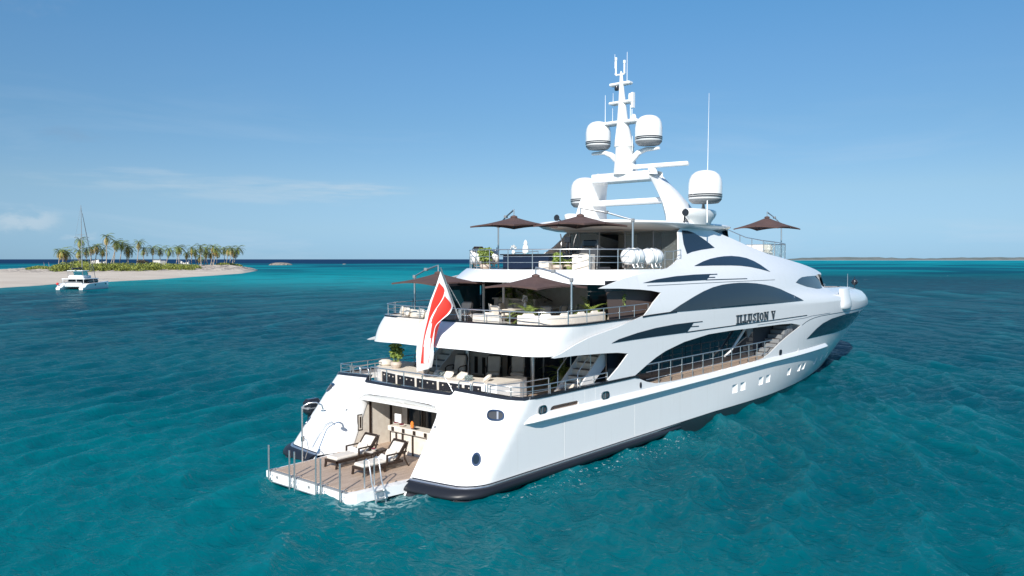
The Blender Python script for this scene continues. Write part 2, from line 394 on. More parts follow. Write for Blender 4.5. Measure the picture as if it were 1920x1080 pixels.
# main outline of one side of hull and superstructure
OPEN_SIDE=[(8.57,3.05),(9.58,3.42),(10.35,3.67),(11.19,3.88),(12.93,4.15),(15.42,4.33),(17.93,4.34),(20.23,4.30),(24.41,4.25),(26.12,4.2),(27.5,4.02),(27.6,3.95),(25.58,3.49),(24.46,3.2),(22.9,2.70),(22.05,2.52),(20.28,2.42),(15.86,2.42),(12.09,2.44),(10.36,2.52),(9.58,2.68),(9.01,2.87)]
TOP=[(6.22,6.82),(7.15,6.99),(8.27,7.19),(9.65,7.35),(10.95,7.47),(12.31,7.58),(13.09,7.77),(13.81,7.97),(14.32,8.25),(14.91,8.70),(15.30,9.09),(15.48,9.37),(15.8,9.55),(16.5,9.68),(17.3,9.74),(18.16,9.71),(18.99,9.62),(20.26,9.4),(21.53,9.18),(23.31,8.8),(24.54,8.56),(25.79,8.32),(28,8.08),(30.05,7.84),(32.53,7.57),(34.79,7.28),(36.1,7.03),(36.0,6.94),(35.0,6.90),(34.4,6.6),(34.4,6.25),(35.2,6.03),(38,5.93),(41,5.86),(45,5.76),(48,5.68),(49.8,5.62),(50.98,5.6)]
WING1=[(8.35,3.07),(6.55,3.07),(6.50,3.12),(7.3,3.55),(8.06,4.05),(7.2,4.16),(6.14,4.23),(4.31,4.31),(2.9,4.33),(2.71,4.36),(3.36,4.47),(4.24,4.72),(5.2,4.93),(6.13,5.06),(7.2,5.2),(8.3,5.40),(9.33,5.58)]
LEG2=[(9.33,5.58),(9.75,5.82),(10.18,6.08),(11.05,6.5),(10.2,6.62),(9.34,6.69),(7.68,6.78)]
stem=[(xs_of(z)-.004,z) for z in (5.5,5.3,5.1,4.9,4.6,4.4,4.2,4,3.7,3.3,3,2.5,2,1.5,1,.5,0,-.4,-.7)]
outer=TOP+stem+[(40,-.7),(20,-.7),(-3.46,-.7),(-3.5,.3),(-3.48,.44),(-3.40,1.1),(-3.35,1.8),(-3.33,2.25),(-3.4,2.45),(-3.62,2.57),(-4.0,2.61),(-6,2.66),(-6,3.02),(-2.98,3.06),(-2.9,3.08),(-2.82,3.22),(-1.37,3.17),(-.19,3.13),(.42,3.09),(.84,3.06),(2.5,3.04),(4.5,3.03),(6.4,3.04),(8.2,3.05),(8.3,3.03)]
# the bulwark and the arch meet again forward of the boarding gate
outer=outer[:-1]+[(8.3,3.05)]+WING1[0:]+LEG2[1:]
def tip_extra(z):
    q=xs_of(z); return [(q-d,z) for d in (.03,.1,.2,.35,.55,.8,1.2,1.7,2.3,3.1)]
# low freeing slot in the aft bulwark, drawn in as real openings with the side deck
SLOT=[(2.70,2.40),(2.66,2.47),(2.74,2.55),(2.9,2.58),(4.38,2.57),(4.5,2.5),(4.5,2.43),(4.36,2.37)]
PORT_Z=1.27
PORTS=(18.45,19.45,21.9,22.95,26.5,28.55,29.55,32.6,34.5,36.4)
PH=[[(s-.30,PORT_Z-.22),(s+.30,PORT_Z-.22),(s+.30,PORT_Z+.22),(s-.30,PORT_Z+.22)] for s in PORTS]
for side,nm in ((-1,'hull'),(1,'hull')):
    panel(nm,outer,[OPEN_SIDE,SLOT]+PH,0,.05,M_WHITE,yacht,side,gs=.42,gz=.3,extra=tip_extra,ang=50)
# ------------------------------------------------ windows and stripes on the sides
WIN_UPPER=[(11.51,5.60),(12.04,5.74),(12.61,5.89),(14.04,6.22),(15.11,6.44),(16.2,6.61),(17.29,6.71),(18.4,6.75),(19.32,6.76),(20.26,6.74),(21.47,6.68),(22.74,6.57),(23.79,6.44),(24.88,6.27),(26.71,5.86),(28.02,5.48),(24.34,5.49),(20.95,5.51),(18.59,5.53),(15.8,5.56),(13.46,5.58)]
WIN_SUN=[(15.1,7.68),(16.31,7.89),(17.3,8.02),(18.3,8.11),(19.16,8.16),(20.12,8.18),(21.05,8.15),(21.92,8.07),(22.65,7.9),(23.2,7.68),(24.09,7.28),(22.72,7.46),(21.54,7.58),(20.38,7.66),(19.23,7.69),(17.08,7.70)]
WIN_QUART=[(15.95,9.46),(16.5,9.46),(17.18,9.36),(17.83,9.14),(18.41,8.85),(18.73,8.61),(17.9,8.55),(17.06,8.49),(15.87,8.37),(15.2,8.26),(15.5,8.7),(15.8,9.15)]
SLIT_UP=[(9.7,6.97),(10.9,7.1),(12.68,7.21),(14.56,7.26),(16.35,7.27),(16.1,7.18),(16.0,7.1),(15.65,6.98),(12.54,6.96)]
SLIT_LO=[(6.79,4.59),(7.31,4.71),(8.77,4.87),(10.33,4.98),(12.03,5.03),(13.86,5.03),(13.65,4.88),(13.5,4.78),(13.13,4.58),(10.33,4.60),(8.34,4.60)]
WIN_PILOT=[(28.01,6.58),(28.8,6.76),(29.66,6.87),(31.0,6.90),(31.95,6.90),(33.61,6.90),(34.1,6.6),(34.3,6.2),(34.2,6.05),(33.2,6.03),(32.21,6.08),(30.07,6.27),(28.8,6.45)]
WIN_BOW=[(28.9,3.05),(29.7,3.32),(30.6,3.6),(31.76,3.86),(33.56,4.06),(36.44,4.16),(39.5,4.15),(43.2,4.12),(44.2,4.10),(43.6,3.8),(42.7,3.4),(41.6,3.1),(40.3,2.96),(38.0,2.93),(35,2.97),(32,3.03)]
def bar_(a,b,t): return [(a[0],a[1]-t/2),(b[0],b[1]-t/2),(b[0],b[1]+t/2),(a[0],a[1]+t/2)]
def path_strip(p,t): return [(s,z-t/2) for s,z in p]+[(s,z+t/2) for s,z in p[::-1]]
for sd in (-1,1):
    for nm,o in (('side_window',WIN_UPPER),('side_window',WIN_SUN),('quarter_window',WIN_QUART),('side_window',SLIT_UP),('side_window',SLIT_LO),('pilothouse_window',WIN_PILOT),('hull_window',WIN_BOW)):
        panel(nm,o,(),.018,.03,M_GLASS,yacht,sd,ang=60)
    for o in (bar_((16.0,7.245),(17.06,7.25),.035),bar_((15.9,7.105),(16.71,7.10),.035),bar_((15.6,6.985),(20.45,6.96),.035),bar_((13.7,5.01),(14.73,5.0),.035),bar_((13.5,4.83),(14.35,4.8),.035),
              path_strip([(13.1,4.59),(16.05,4.585),(19.81,4.57),(24.17,4.555),(28.64,4.55)],.045)):
        panel('speed_stripe',o,(),.02,.025,M_CAP,yacht,sd)
    panel('trim_line',path_strip([(9.97,6.84),(14.32,6.84),(18.45,6.84),(24.36,6.82)],.022),(),.016,.02,M_GREY,yacht,sd)
    panel('trim_line',path_strip([(21.2,4.42),(25,4.40),(28.3,4.41),(29.5,4.47),(33,4.47)],.02),(),.016,.02,M_GREY,yacht,sd)
    panel('trim_line',path_strip([(27.87,3.99),(28.4,4.12),(29.03,4.23),(30.0,4.32),(31.2,4.37),(33.81,4.38),(37.57,4.36),(41.63,4.36),(46,4.4),(50,4.42)],.025),(),.014,.02,M_CAP,yacht,sd)
    # black band at upper deck level from the cap forward to the big window
    panel('window_sill_band',path_strip([(9.2,5.53),(9.87,5.555),(11.4,5.585),(12.2,5.60)],.075),(),.02,.03,M_CAP,yacht,sd)
    # black boot stripe and hull bottom
    bt=[(-3.40,.44),(16,.44),(19,.38),(24,.26),(29,.21),(38,.2),(47.6,.2)]
    panel('boot_stripe',bt+[(46.6,-.6),(40,-.66),(-3.40,-.66)],(),.012,.02,M_CAP,yacht,sd)
    # knuckle rail
    rz=[(.95,2.15),(4.68,2.13),(8.6,2.12),(15.59,2.14),(22.88,2.2),(34.9,2.12)]
    kpath=[(s,lin(s,rz)) for s in [.95+i*.34 for i in range(101)] if s<=34.9]
    tp=lambda t:min(1,.12+(t/.02)**.6) if t<.018 else (1 if t<.975 else max(.15,(1-t)/.025))
    sweep(kpath,[(-.03,-.03),(.16,0),(.215,.02),(.235,.06),(.205,.11),(.10,.19),(.03,.25),(-.03,.28)],sd,tp).build('knuckle_rail',M_WHITE,yacht,50)
    # rubber fender round the stern
    fp=[(-3.46+i*.22,.22) for i in range(74)]
    prof=[(.08+.155*math.cos(a),.155*math.sin(a)) for a in [2*math.pi*k/14 for k in range(14)]]
    tpf=lambda t:max(.25,1-max(0,(t-.85)/.15)*.75)
    sweep(fp,prof[::-1],sd,tpf).build('rubber_fender',M_BLACK,yacht,60)
    sweep([(-3.46+i*.22,.415) for i in range(74)],[(-.02,-.04),(.07,-.05),(.065,-.015),(-.02,.0)][::-1],sd,tpf).build('fender_top_strip',M_STEEL,yacht)
    # capping rail
    cp=[(-2.98,3.07),(-2.9,3.09),(-2.82,3.22),(-2.3,3.20),(-1.37,3.17),(-.8,3.15),(-.19,3.13),(.1,3.11),(.42,3.09),(.84,3.06),(1.6,3.05)]+[(2.5+i*.5,3.04) for i in range(12)]+[(8.55,3.05),(8.9,2.98)]
    sweep(cp,[(.03,-.075),(.03,.02),(-.17,.02),(-.17,-.05)],sd).build('cap_rail',M_CAP,yacht)
    sweep([(-6+i*.3,3.03) for i in range(11)],[(.03,-.05),(.03,.035),(-.17,.035),(-.17,-.04)],sd).build('cap_rail',M_CAP,yacht)
    # small square ports with light-catching recess frames
    for s in PORTS:
        A=[SP(s-.31,PORT_Z-.23,-.22,sd),SP(s-.31,PORT_Z+.23,-.22,sd),SP(s+.31,PORT_Z-.23,-.03,sd),SP(s+.31,PORT_Z+.23,-.03,sd)]; B=[SP(s-.31,PORT_Z-.23,-.03,sd),SP(s-.31,PORT_Z+.23,-.03,sd)]
        f=MB().add(A+B,[(0,2,3,1),(0,1,5,4),(0,4,2),(1,3,5)]).build('porthole_recess',M_WHITE,yacht,smooth=False)
        a,b=SP(s-.30,PORT_Z-.2,-.205,sd),SP(s-.30,PORT_Z+.2,-.205,sd); c,d=SP(s-.10,PORT_Z-.2,-.145,sd),SP(s-.10,PORT_Z+.2,-.145,sd)
        MB().add([a,c,d,b],[(0,1,2,3)]).build('pane',M_GLASS,f,smooth=False)
    def oval(s,z,a,b,n=20,k=2.6): return [(s+a*math.copysign(abs(math.cos(t))**(2/k),math.cos(t)),z+b*math.copysign(abs(math.sin(t))**(2/k),math.sin(t))) for t in [2*math.pi*i/n for i in range(n)]]
    for (s,z,a,b,dv) in ((-.42,2.55,.36,.17,.10),(2.06,2.53,.28,.17,0),(6.3,2.52,.28,.17,0)):
        f=panel('mooring_fairlead',oval(s,z,a,b,24),[oval(s,z,a-.05,b-.05,24)],.05,.06,M_CHROME,yacht,sd)
        panel('opening',oval(s,z,a-.03,b-.03,24),(),.012,.02,M_DKGREY,f,sd)
        panel('post',[(s+dv-.035,z-b+.03),(s+dv+.035,z-b+.03),(s+dv+.035,z+b-.03),(s+dv-.035,z+b-.03)],(),.045,.03,M_STEEL,f,sd)
        if dv==0: panel('post',[(s-.17,z-b+.06),(s-.13,z-b+.06),(s-.13,z+b-.06),(s-.17,z+b-.06)],(),.04,.03,M_STEEL,f,sd)
    f=panel('stern_porthole',oval(-1.03,1.22,.16,.20,24,2),[oval(-1.03,1.22,.11,.14,24,2)],.03,.04,M_CHROME,yacht,sd)
    panel('pane',oval(-1.03,1.22,.12,.15,24,2),(),.012,.02,M_GLASS,f,sd)
    panel('overboard_fitting',oval(9.05,2.6,.07,.13,14,2),(),.03,.04,M_BLACK,yacht,sd)
    panel('overboard_fitting',oval(24.53,2.62,.2,.16,14,3),(),.03,.04,M_BLACK,yacht,sd)
    # door outline in the bulwark, hull plate seams
    for q in ([(4.91,2.96),(4.91,2.39)],[(5.64,2.96),(5.64,2.39)]):
        panel('door_seam',[(q[0][0]-.008,q[1][1]),(q[0][0]+.008,q[1][1]),(q[0][0]+.008,q[0][1]),(q[0][0]-.008,q[0][1])],(),.004,.01,M_SOFF,yacht,sd)
    panel('door_sill',[(4.91,2.36),(5.64,2.36),(5.64,2.38),(4.91,2.38)],(),.012,.02,M_GREY,yacht,sd)
    for s in (3.6,8.6): panel('plate_seam',[(s-.012,.5),(s+.012,.5),(s+.012,2.08),(s-.012,2.08)],(),.004,.01,M_SOFF,yacht,sd)
    # bulwark pod near the bow
    o=MB(); A=[];rows=[]
    for i in range(9):
        t=math.pi*i/8; rows.append((math.cos(t),math.sin(t)))
    for z,g in ((5.98,.8),(5.96,.93),(5.9,1),(5.2,1),(4.95,1.08),(4.78,1.1),(4.64,1.04),(4.54,.85),(4.46,.4)):
        r=[]
        for (c,sn) in rows:
            x,y,_=SP(36.8-c*1.25*g,min(z,5.6),.26*sn*g-.05,sd); r.append((x,y,z))
        A.append(r)
    o.grid(A,flip=sd>0); k=len(o.v); o.add(A[0],[tuple(range(9))]); o.build('bulwark_pod',M_WHITE,yacht,50)
# ------------------------------------------------ ship name in raised serif letters
def letters(side):
    H=.46; 
    def stroke(pts,w): 
        out=[]
        return [(pts,w)]
    defs={
     'I':(.34,[('b',.10,0,.24,1),('b',.02,0,.32,.09),('b',.02,.91,.32,1)]),
     'L':(.44,[('b',.08,0,.20,1),('b',.0,0,.40,.09),('b',.33,.0,.42,.28),('b',.0,.91,.30,1)]),
     'U':(.52,[('b',.06,.22,.18,1),('b',.34,.22,.41,1),('b',.0,.91,.24,1),('b',.29,.91,.48,1),('a',.235,.24,.145,.24,180,360,.10)]),
     'S':(.42,[('a',.20,.73,.13,.23,30,270,.10),('a',.20,.27,.14,.23,-150,90,.10),('b',.30,.72,.35,.98),('b',.03,.02,.08,.28)]),
     'O':(.54,[('a',.25,.5,.21,.46,0,360,.105)]),
     'N':(.56,[('b',.06,0,.12,1),('b',.40,0,.46,1),('p',[(.04,1),(.18,1),(.46,0),(.34,0)]),('b',.0,.91,.16,1),('b',.0,0,.18,.08),('b',.34,.91,.52,1)]),
     'V':(.50,[('p',[(.02,1),(.16,1),(.30,0),(.22,0)]),('p',[(.36,1),(.43,1),(.30,0),(.24,0)]),('b',.0,.91,.22,1),('b',.30,.91,.48,1)]),
     ' ':(.30,[])}
    word='ILLUSION V'; tot=sum(defs[c][0] for c in word)
    s0,s1=18.45,23.62; sc=(s1-s0)/tot; x=0; mb=MB()
    for c in word:
        wd,parts=defs[c]
        for p in parts:
            if p[0]=='b': quads=[[(p[1],p[2]),(p[3],p[2]),(p[3],p[4]),(p[1],p[4])]]
            elif p[0]=='p': quads=[p[1]]
            else:
                _,cx,cy,rx,ry,a0,a1,wt=p; quads=[]; n=max(6,int(abs(a1-a0)/18))
                for i in range(n):
                    q=[]
                    for a,k in ((a0+(a1-a0)*i/n,1),(a0+(a1-a0)*(i+1)/n,1),(a0+(a1-a0)*(i+1)/n,0),(a0+(a1-a0)*i/n,0)):
                        t=R(a); kx=rx-(0 if k else wt*(.35+.65*abs(math.cos(t)))); ky=ry-(0 if k else wt*.8*(1.0)); q.append((cx+kx*math.cos(t),cy+ky*math.sin(t)))
                    quads.append(q)
            for q in quads:
                P=[(x+a,b) for a,b in q]
                if side>0: P=[(tot-a,b) for a,b in P]
                ar=sum(P[i][0]*P[(i+1)%4][1]-P[(i+1)%4][0]*P[i][1] for i in range(4))
                if (ar>0)!=(side<0): P=P[::-1]
                f=[SP(s0+a*sc,4.63+b*H+.0*a,.055,side) for a,b in P]; g=[SP(s0+a*sc,4.63+b*H,.0,side) for a,b in P]
                mb.add(f+g,[(0,1,2,3)]+[((i+1)%4,i,4+i,4+(i+1)%4) for i in range(4)])
        x+=wd
    mb.build('name_lettering',mat('letter_steel',(.10,.12,.14),.25,metal=.6),yacht,smooth=False)
letters(-1); letters(1)

# ------------------------------------------------ decks, soffits, overhang bands
def plan(s0,s1,z,ins,n=30,aft=None):
    S=[s0+(s1-s0)*i/n for i in range(n+1)]
    a=[(s,-(W(s,z)-ins)) for s in S if W(s,z)>ins+.02]
    L=[(x,y) for x,y in a]+[(x,-y) for x,y in a[::-1]]
    return L
def mirror(p): return p+[(x,-y) for x,y in p[::-1] if abs(y)>1e-6]
MB().prism([(.75,-2.5),(.95,-4.4),(1.5,-5.1)]+plan(2,34,2.3,.1,20)+[(1.5,5.1),(.95,4.4),(.75,2.5)],2.36,2.42).build('main_deck',M_TEAK,yacht,smooth=False)
CAPU=[(12,-5.05),(10,-5.1),(8,-5.12),(6.4,-5.12),(5.0,-5.12),(4.2,-5.05),(3.6,-4.85),(3.25,-4.5),(3.05,-4.0),(2.9,-3.2),(2.8,-1.6),(2.75,0)]
LIPU=[(12,-5.02),(9,-5.04),(6.4,-5.05),(4.9,-5.05),(4.0,-5.02),(3.3,-4.92),(2.75,-4.65),(2.38,-4.2),(2.1,-3.5),(1.85,-2.6),(1.68,-1.4),(1.62,0)]
def zl(x,y,a,b): return a+(b-a)*sst(5.2,2.0,abs(y)) if False else a+(b-a)*max(0,min(1,(5.0-abs(y))/3.0))
def resamp(p,n):
    L=[0]
    for a,b in zip(p,p[1:]): L.append(L[-1]+math.hypot(b[0]-a[0],b[1]-a[1]))
    out=[]
    for i in range(n):
        t=L[-1]*i/(n-1)
        for k in range(len(L)-1):
            if t<=L[k+1]+1e-9: f=(t-L[k])/(L[k+1]-L[k]); out.append((p[k][0]+(p[k+1][0]-p[k][0])*f,p[k][1]+(p[k+1][1]-p[k][1])*f)); break
    return out
def full(p):
    q=smooth_loop(p,4,False); h=q[:-1]; return h+[q[-1]]+[(x,-y) for x,y in h[::-1]]
def band(name,lip,cap,zlip,zcap,bulge,prof_in=.3):
    A=full(lip); B=full(cap); rows=[]
    N=9
    rows.append([(x+.30*(1 if abs(y)<4.2 else .3),y*(.95 if abs(y)>4.2 else .97),zlip(x,y)+.14) for x,y in A])
    rows.append([(x+.10,y*.99,zlip(x,y)+.015) for x,y in A])
    for k in range(N+1):
        t=k/N; r=[]
        for (a,b) in zip(A,B):
            x=a[0]+(b[0]-a[0])*t; y=a[1]+(b[1]-a[1])*t; z=zlip(*a)+(zcap(*b)-zlip(*a))*t
            n=Vector((b[0]-a[0],b[1]-a[1],0)); bl=bulge*math.sin(math.pi*t)
            r.append((x-bl*.5*(1 if abs(y)<4.6 else .1),y+math.copysign(bl*.3,y)*(0 if abs(y)<3.5 else 1),z+bl*.6))
        rows.append(r)
    rows.append([(x+.16,y*.965,zcap(x,y)) for x,y in B]); rows.append([(x+.18,y*.963,zcap(x,y)-.5) for x,y in B])
    return MB().grid(rows,flip=True).build(name,M_WHITE,yacht,40)
band('deck_overhang',LIPU,CAPU,lambda x,y:zl(x,y,4.33,4.5),lambda x,y:5.46+.004*max(0,x-5)*2.5,.10)
LIPS=[(14,-4.9),(12,-4.92),(10,-4.95),(8.8,-4.9),(7.9,-4.6),(7.2,-4.1),(6.7,-3.5),(6.15,-2.5),(5.8,-1.3),(5.65,0)]
CAPS=[(14,-4.75),(12,-4.75),(10.4,-4.75),(9.4,-4.7),(8.6,-4.4),(8.0,-3.95),(7.5,-3.35),(6.95,-2.4),(6.55,-1.2),(6.4,0)]
band('deck_overhang',LIPS,CAPS,lambda x,y:zl(x,y,6.90,7.0),lambda x,y:7.55,.05)
# black line on the upper cap
q=full(CAPU); mb=MB(); pr=[(-.035,-.05),(-.035,.03),(.15,.03),(.15,-.03)]
rows=[]
for i,(x,y) in enumerate(q):
    a=q[max(0,i-1)]; b=q[min(len(q)-1,i+1)]; n=Vector((b[1]-a[1],-(b[0]-a[0]),0)).normalized()*1.0
    zc=5.46+.01*max(0,x-5); rows.append([(x+n.x*u,y+n.y*u,zc+v+.012) for u,v in pr])
mb.grid(rows,close=True,flip=True).build('cap_rail',M_CAP,yacht)
def deckpoly(capl,ins,fx): 
    q=full(capl); q=[(x+(ins if abs(y)<4.4 else 0),y*(1-ins*.16)) for x,y in q]
    return q+[(fx,q[-1][1]),(fx,q[0][1])]
MB().prism(deckpoly(CAPU,.14,26),4.93,4.99).build('upper_deck',M_TEAK,yacht,smooth=False)
MB().prism([(x+.3,y*.96) for x,y in full(LIPU)]+[(27,4.6),(27,-4.6)],4.60,4.66).build('ceiling_panel',M_SOFF,yacht,smooth=False)
MB().prism(deckpoly(CAPS,.14,22),7.40,7.46).build('sun_deck',M_TEAK,yacht,smooth=False)
MB().prism([(x+.3,y*.96) for x,y in full(LIPS)]+[(20,4.5),(20,-4.5)],7.08,7.13).build('ceiling_panel',M_SOFF,yacht,smooth=False)
# foredeck
fd=[(s,-max(.02,W(s,5.4)-.1)) for s in [33+i*.6 for i in range(34)] if s<52]
MB().prism(mirror(fd+[(52.2,0)]),5.30,5.36).build('foredeck',M_TEAK,yacht,smooth=False)
bp=[(33.8+i*.5,lin(33.8+i*.5,[(34.4,6.04),(38,5.93),(45,5.76),(49.8,5.62),(50.9,5.6)])) for i in range(35)]
bp=[p for p in bp if p[0]<50.9]+[(50.9,5.6)]
for sd in(-1,1): sweep(bp,[(.015,-.02),(.0,.03),(-.16,.04),(-.3,.02),(-.3,-.05)],sd).build('bow_bulwark_top',M_WHITE,yacht,60)
# shoulder / coach roof between the two sides
tops=[(18.99,9.60),(20.26,9.37),(21.53,9.15),(23.31,8.77),(24.54,8.53),(25.79,8.29),(28,8.05),(30.05,7.81),(32.53,7.54),(34.79,7.25),(36.1,7.0)]
ts=[t for t in smooth_loop(tops,3,False)]
rows=[]
for s,z in ts:
    if s<21.0: continue
    wv=W(s,z); rows.append([(s+(1.9*(1-(k/8)**2) if s>35.5 else 0)*((s-33)/3.4 if s>33 else 0),wv*k/8*1.0,z-.05+.10*(1-(k/8)**2)-(.25*(1-(k/8)**2) if s>35.5 else 0)) for k in range(-8,9)])
MB().slab(rows,.12).build('coach_roof',M_WHITE,yacht,50)
# pilothouse front glass
rows=[]
for z,dx in ((5.9,.9),(6.2,.7),(6.6,.35),(6.98,0)):
    wv=W(34.3,6.3)-.03; rows.append([(34.3+dx+2.4*(1-(k/10)**2)*.9,wv*k/10,z) for k in range(-10,11)])
MB().grid(rows).build('pilothouse_windscreen',M_GLASS,yacht,60)
# ------------------------------------------------ main deck interior and side decks
m=MB(); m.box(8.6,-4.15,2.42,8.75,4.15,4.6,0)
m.build('aft_bulkhead',M_BEIGE,yacht,smooth=False)
for i,y in enumerate((-3.9,-2.75,-1.6,-.45,.7)):
    g=MB().box(8.54,y,2.45,8.6,y+1.1,4.5).build('saloon_door',M_GLASS,yacht,smooth=False)
    MB().box(8.5,y-.03,2.43,8.58,y+.03,4.55).box(8.5,y,4.48,8.58,y+1.15,4.55).build('frame',M_STEEL,g,smooth=False)
for sd in(-1,1):
    # inner house wall beside the side decks, all dark glass above a low white sill
    MB().box(8.75,sd*4.15,2.42,27.5,sd*4.05,2.62,0).build('house_sill',M_CAP,yacht,smooth=False)
    for k in range(9):
        x=8.78+k*1.62; g=MB().box(x,sd*4.14,2.62,x+1.58,sd*4.09,4.6).build('house_window',M_GLASS,yacht,smooth=False)
    MB().box(23.36,sd*4.14,2.62,27.5,sd*4.08,4.6).build('house_side',M_DKGREY,yacht,smooth=False)
    # forward end wall and stairs to the upper deck
    MB().box(27.5,sd*4.1,2.42,27.6,sd*5.2,4.6).build('side_deck_end',M_SOFF,yacht,smooth=False)
    st=MB()
    for k in range(8): st.box(23.6+k*.42,sd*4.2,2.42,23.6+k*.42+.46,sd*5.05,2.42+(k+1)*.23,0)
    s=st.build('side_stairs',M_GREY,yacht,smooth=False)
    st=MB()
    for k in range(8): st.box(23.6+k*.42,sd*4.22,2.42+(k+1)*.23,23.6+k*.42+.36,sd*5.0,2.42+(k+1)*.23+.012)
    st.build('treads',M_WOOD,s,smooth=False)
    MB().tube([(19.0,sd*4.45,2.85),(19.7,sd*4.45,3.05),(20.3,sd*4.45,3.4),(21.2,sd*4.45,3.95),(22.0,sd*4.45,4.5)],[.05,.06,.07,.07,.09],8).build('diagonal_strut',M_WHITE,yacht,60)
    MB().add([(21.3,sd*4.3,4.6),(23.0,sd*4.3,4.6),(22.9,sd*4.3,3.9),(22.3,sd*4.3,3.55),(22.05,sd*4.3,4.0)],[(0,1,2,3,4)]).add([(21.3,sd*4.2,4.6),(23.0,sd*4.2,4.6),(22.9,sd*4.2,3.9),(22.3,sd*4.2,3.55),(22.05,sd*4.2,4.0)],[(4,3,2,1,0)]).build('ceiling_fin',M_GREY,yacht,smooth=False)
    # side deck railing in the boarding gate
    def rail(name,P,h,mids=(.5,),every=1.0,r=.024,ends=True,par=yacht,gate=()):
        P=[Vector(p) for p in P]; mb=MB(); mb.tube([p+Vector((0,0,h)) for p in P],r,8)
        for q in mids: mb.tube([p+Vector((0,0,h*q)) for p in P],r*.6,6)
        o=mb.build(name,M_STEEL,par,60)
        L=[0]
        for a,b in zip(P,P[1:]): L.append(L[-1]+(b-a).length)
        n=max(1,round(L[-1]/every))
        for i in range(n+1):
            t=L[-1]*i/n
            for k in range(len(L)-1):
                if t<=L[k+1]+1e-6: f=(t-L[k])/(L[k+1]-L[k]+1e-9); p=P[k].lerp(P[k+1],f); break
            if i==0 or i==n:
                if not ends: continue
            MB().tube([p-Vector((0,0,.02)),p+Vector((0,0,h))],r*.95,7).build('post',M_STEEL,o,60)
        return o
    rail('side_railing',[SP(s,2.44,-.04,sd) for s in (9.6,11,12.5,14,15.9,18,20,21.5,23.4)],.98,(.33,.66),1.05,.026,ends=False)
    MB().box(8.8,sd*4.15,4.56,27,sd*5.15,4.6).build('side_deck_ceiling',M_SOFF,yacht,smooth=False)
# stairs on the aft main deck (starboard and port)
for sd in(-1,1):
    mb=MB(); tr=MB(); sg=MB(); n=9
    for k in range(n):
        x=5.55+k*.31; z=2.42+k*.25
        mb.box(x,sd*3.55,z,x+.34,sd*4.45,z+.25); tr.box(x-.03,sd*3.6,z+.25,x+.31,sd*4.4,z+.27)
    s=mb.build('aft_stairs',M_BEIGE,yacht,smooth=False); tr.build('treads',M_WOOD,s,smooth=False)
    for y in (3.5,4.5):
        sg.add([(5.3,sd*y,2.42),(5.9,sd*y,2.42),(8.4,sd*y,4.2),(8.4,sd*y,4.66),(7.9,sd*y,4.66),(5.3,sd*y,2.62)],[(0,1,2,3,4,5)]).add([(5.3,sd*(y+.06),2.42),(5.9,sd*(y+.06),2.42),(8.4,sd*(y+.06),4.2),(8.4,sd*(y+.06),4.66),(7.9,sd*(y+.06),4.66),(5.3,sd*(y+.06),2.62)],[(5,4,3,2,1,0)])
        sg.add([(5.3,sd*y,2.62),(7.9,sd*y,4.66),(7.9,sd*(y+.06),4.66),(5.3,sd*(y+.06),2.62),(5.9,sd*y,2.42),(8.4,sd*y,4.2),(8.4,sd*(y+.06),4.2),(5.9,sd*(y+.06),2.42)],[(0,1,2,3),(4,5,6,7)])
    sg.build('stringer',M_WHITE,s,smooth=False)
    for y in (3.53,4.53):
        rl=MB().tube([(5.5,sd*y,2.6),(5.5,sd*y,3.45),(6.6,sd*y,4.3),(7.1,sd*y,4.6)],.022,7).tube([(6.4,sd*y,3.3),(6.4,sd*y,4.15)],.018,6).tube([(7.3,sd*y,4.1),(7.3,sd*y,4.6)],.018,6).build('handrail',M_STEEL,s,60)
    # dark side glass behind the wing leg
    MB().add([(7.35,sd*4.75,2.9),(8.7,sd*4.75,2.9),(8.7,sd*4.75,4.6),(7.75,sd*4.75,4.6),(7.35,sd*4.75,4.1)],[(0,1,2,3,4)]).add([(7.35,sd*4.7,2.9),(8.7,sd*4.7,2.9),(8.7,sd*4.7,4.6),(7.75,sd*4.7,4.6),(7.35,sd*4.7,4.1)],[(4,3,2,1,0)]).build('wing_glass',M_GLASS,yacht,smooth=False)
    MB().box(8.4,sd*4.7,2.42,8.5,sd*5.15,2.95).build('bulwark_end',M_WHITE,yacht,smooth=False)
# steel columns under the overhangs
for x,y in ((5.9,-1.9),(5.9,1.9)):
    MB().tube([(x,y,2.42),(x,y,4.66)],.1,14).build('column',M_STEEL,yacht,60)
for x,y in ((9.6,-4.3),(9.6,4.3),(9.2,2.6)):
    MB().tube([(x,y,4.98),(x,y,7.1)],.07,12).build('column',M_WHITE,yacht,60)
# bar unit against the main bulkhead, port of centre
u=MB(); u.box(7.7,1.7,2.42,8.45,5.0,3.45,0); u.box(8.3,1.7,3.45,8.5,5.0,4.5,0); u.box(7.6,1.6,3.43,8.5,5.05,3.5,0)
for k in range(6):
    y=1.95+k*.5
    u.box(7.68,y,2.5,7.7,y+.2,3.3,1)
    if k!=2: u.box(8.27,y,3.95,8.3,y+.16,4.2,1); u.box(8.26,y+.03,3.98,8.28,y+.13,4.17,0)
u.box(8.1,3.2,3.7,8.3,3.75,4.15,1)
u.build('bar_cabinet',[M_BEIGE,M_WOOD],yacht,smooth=False)
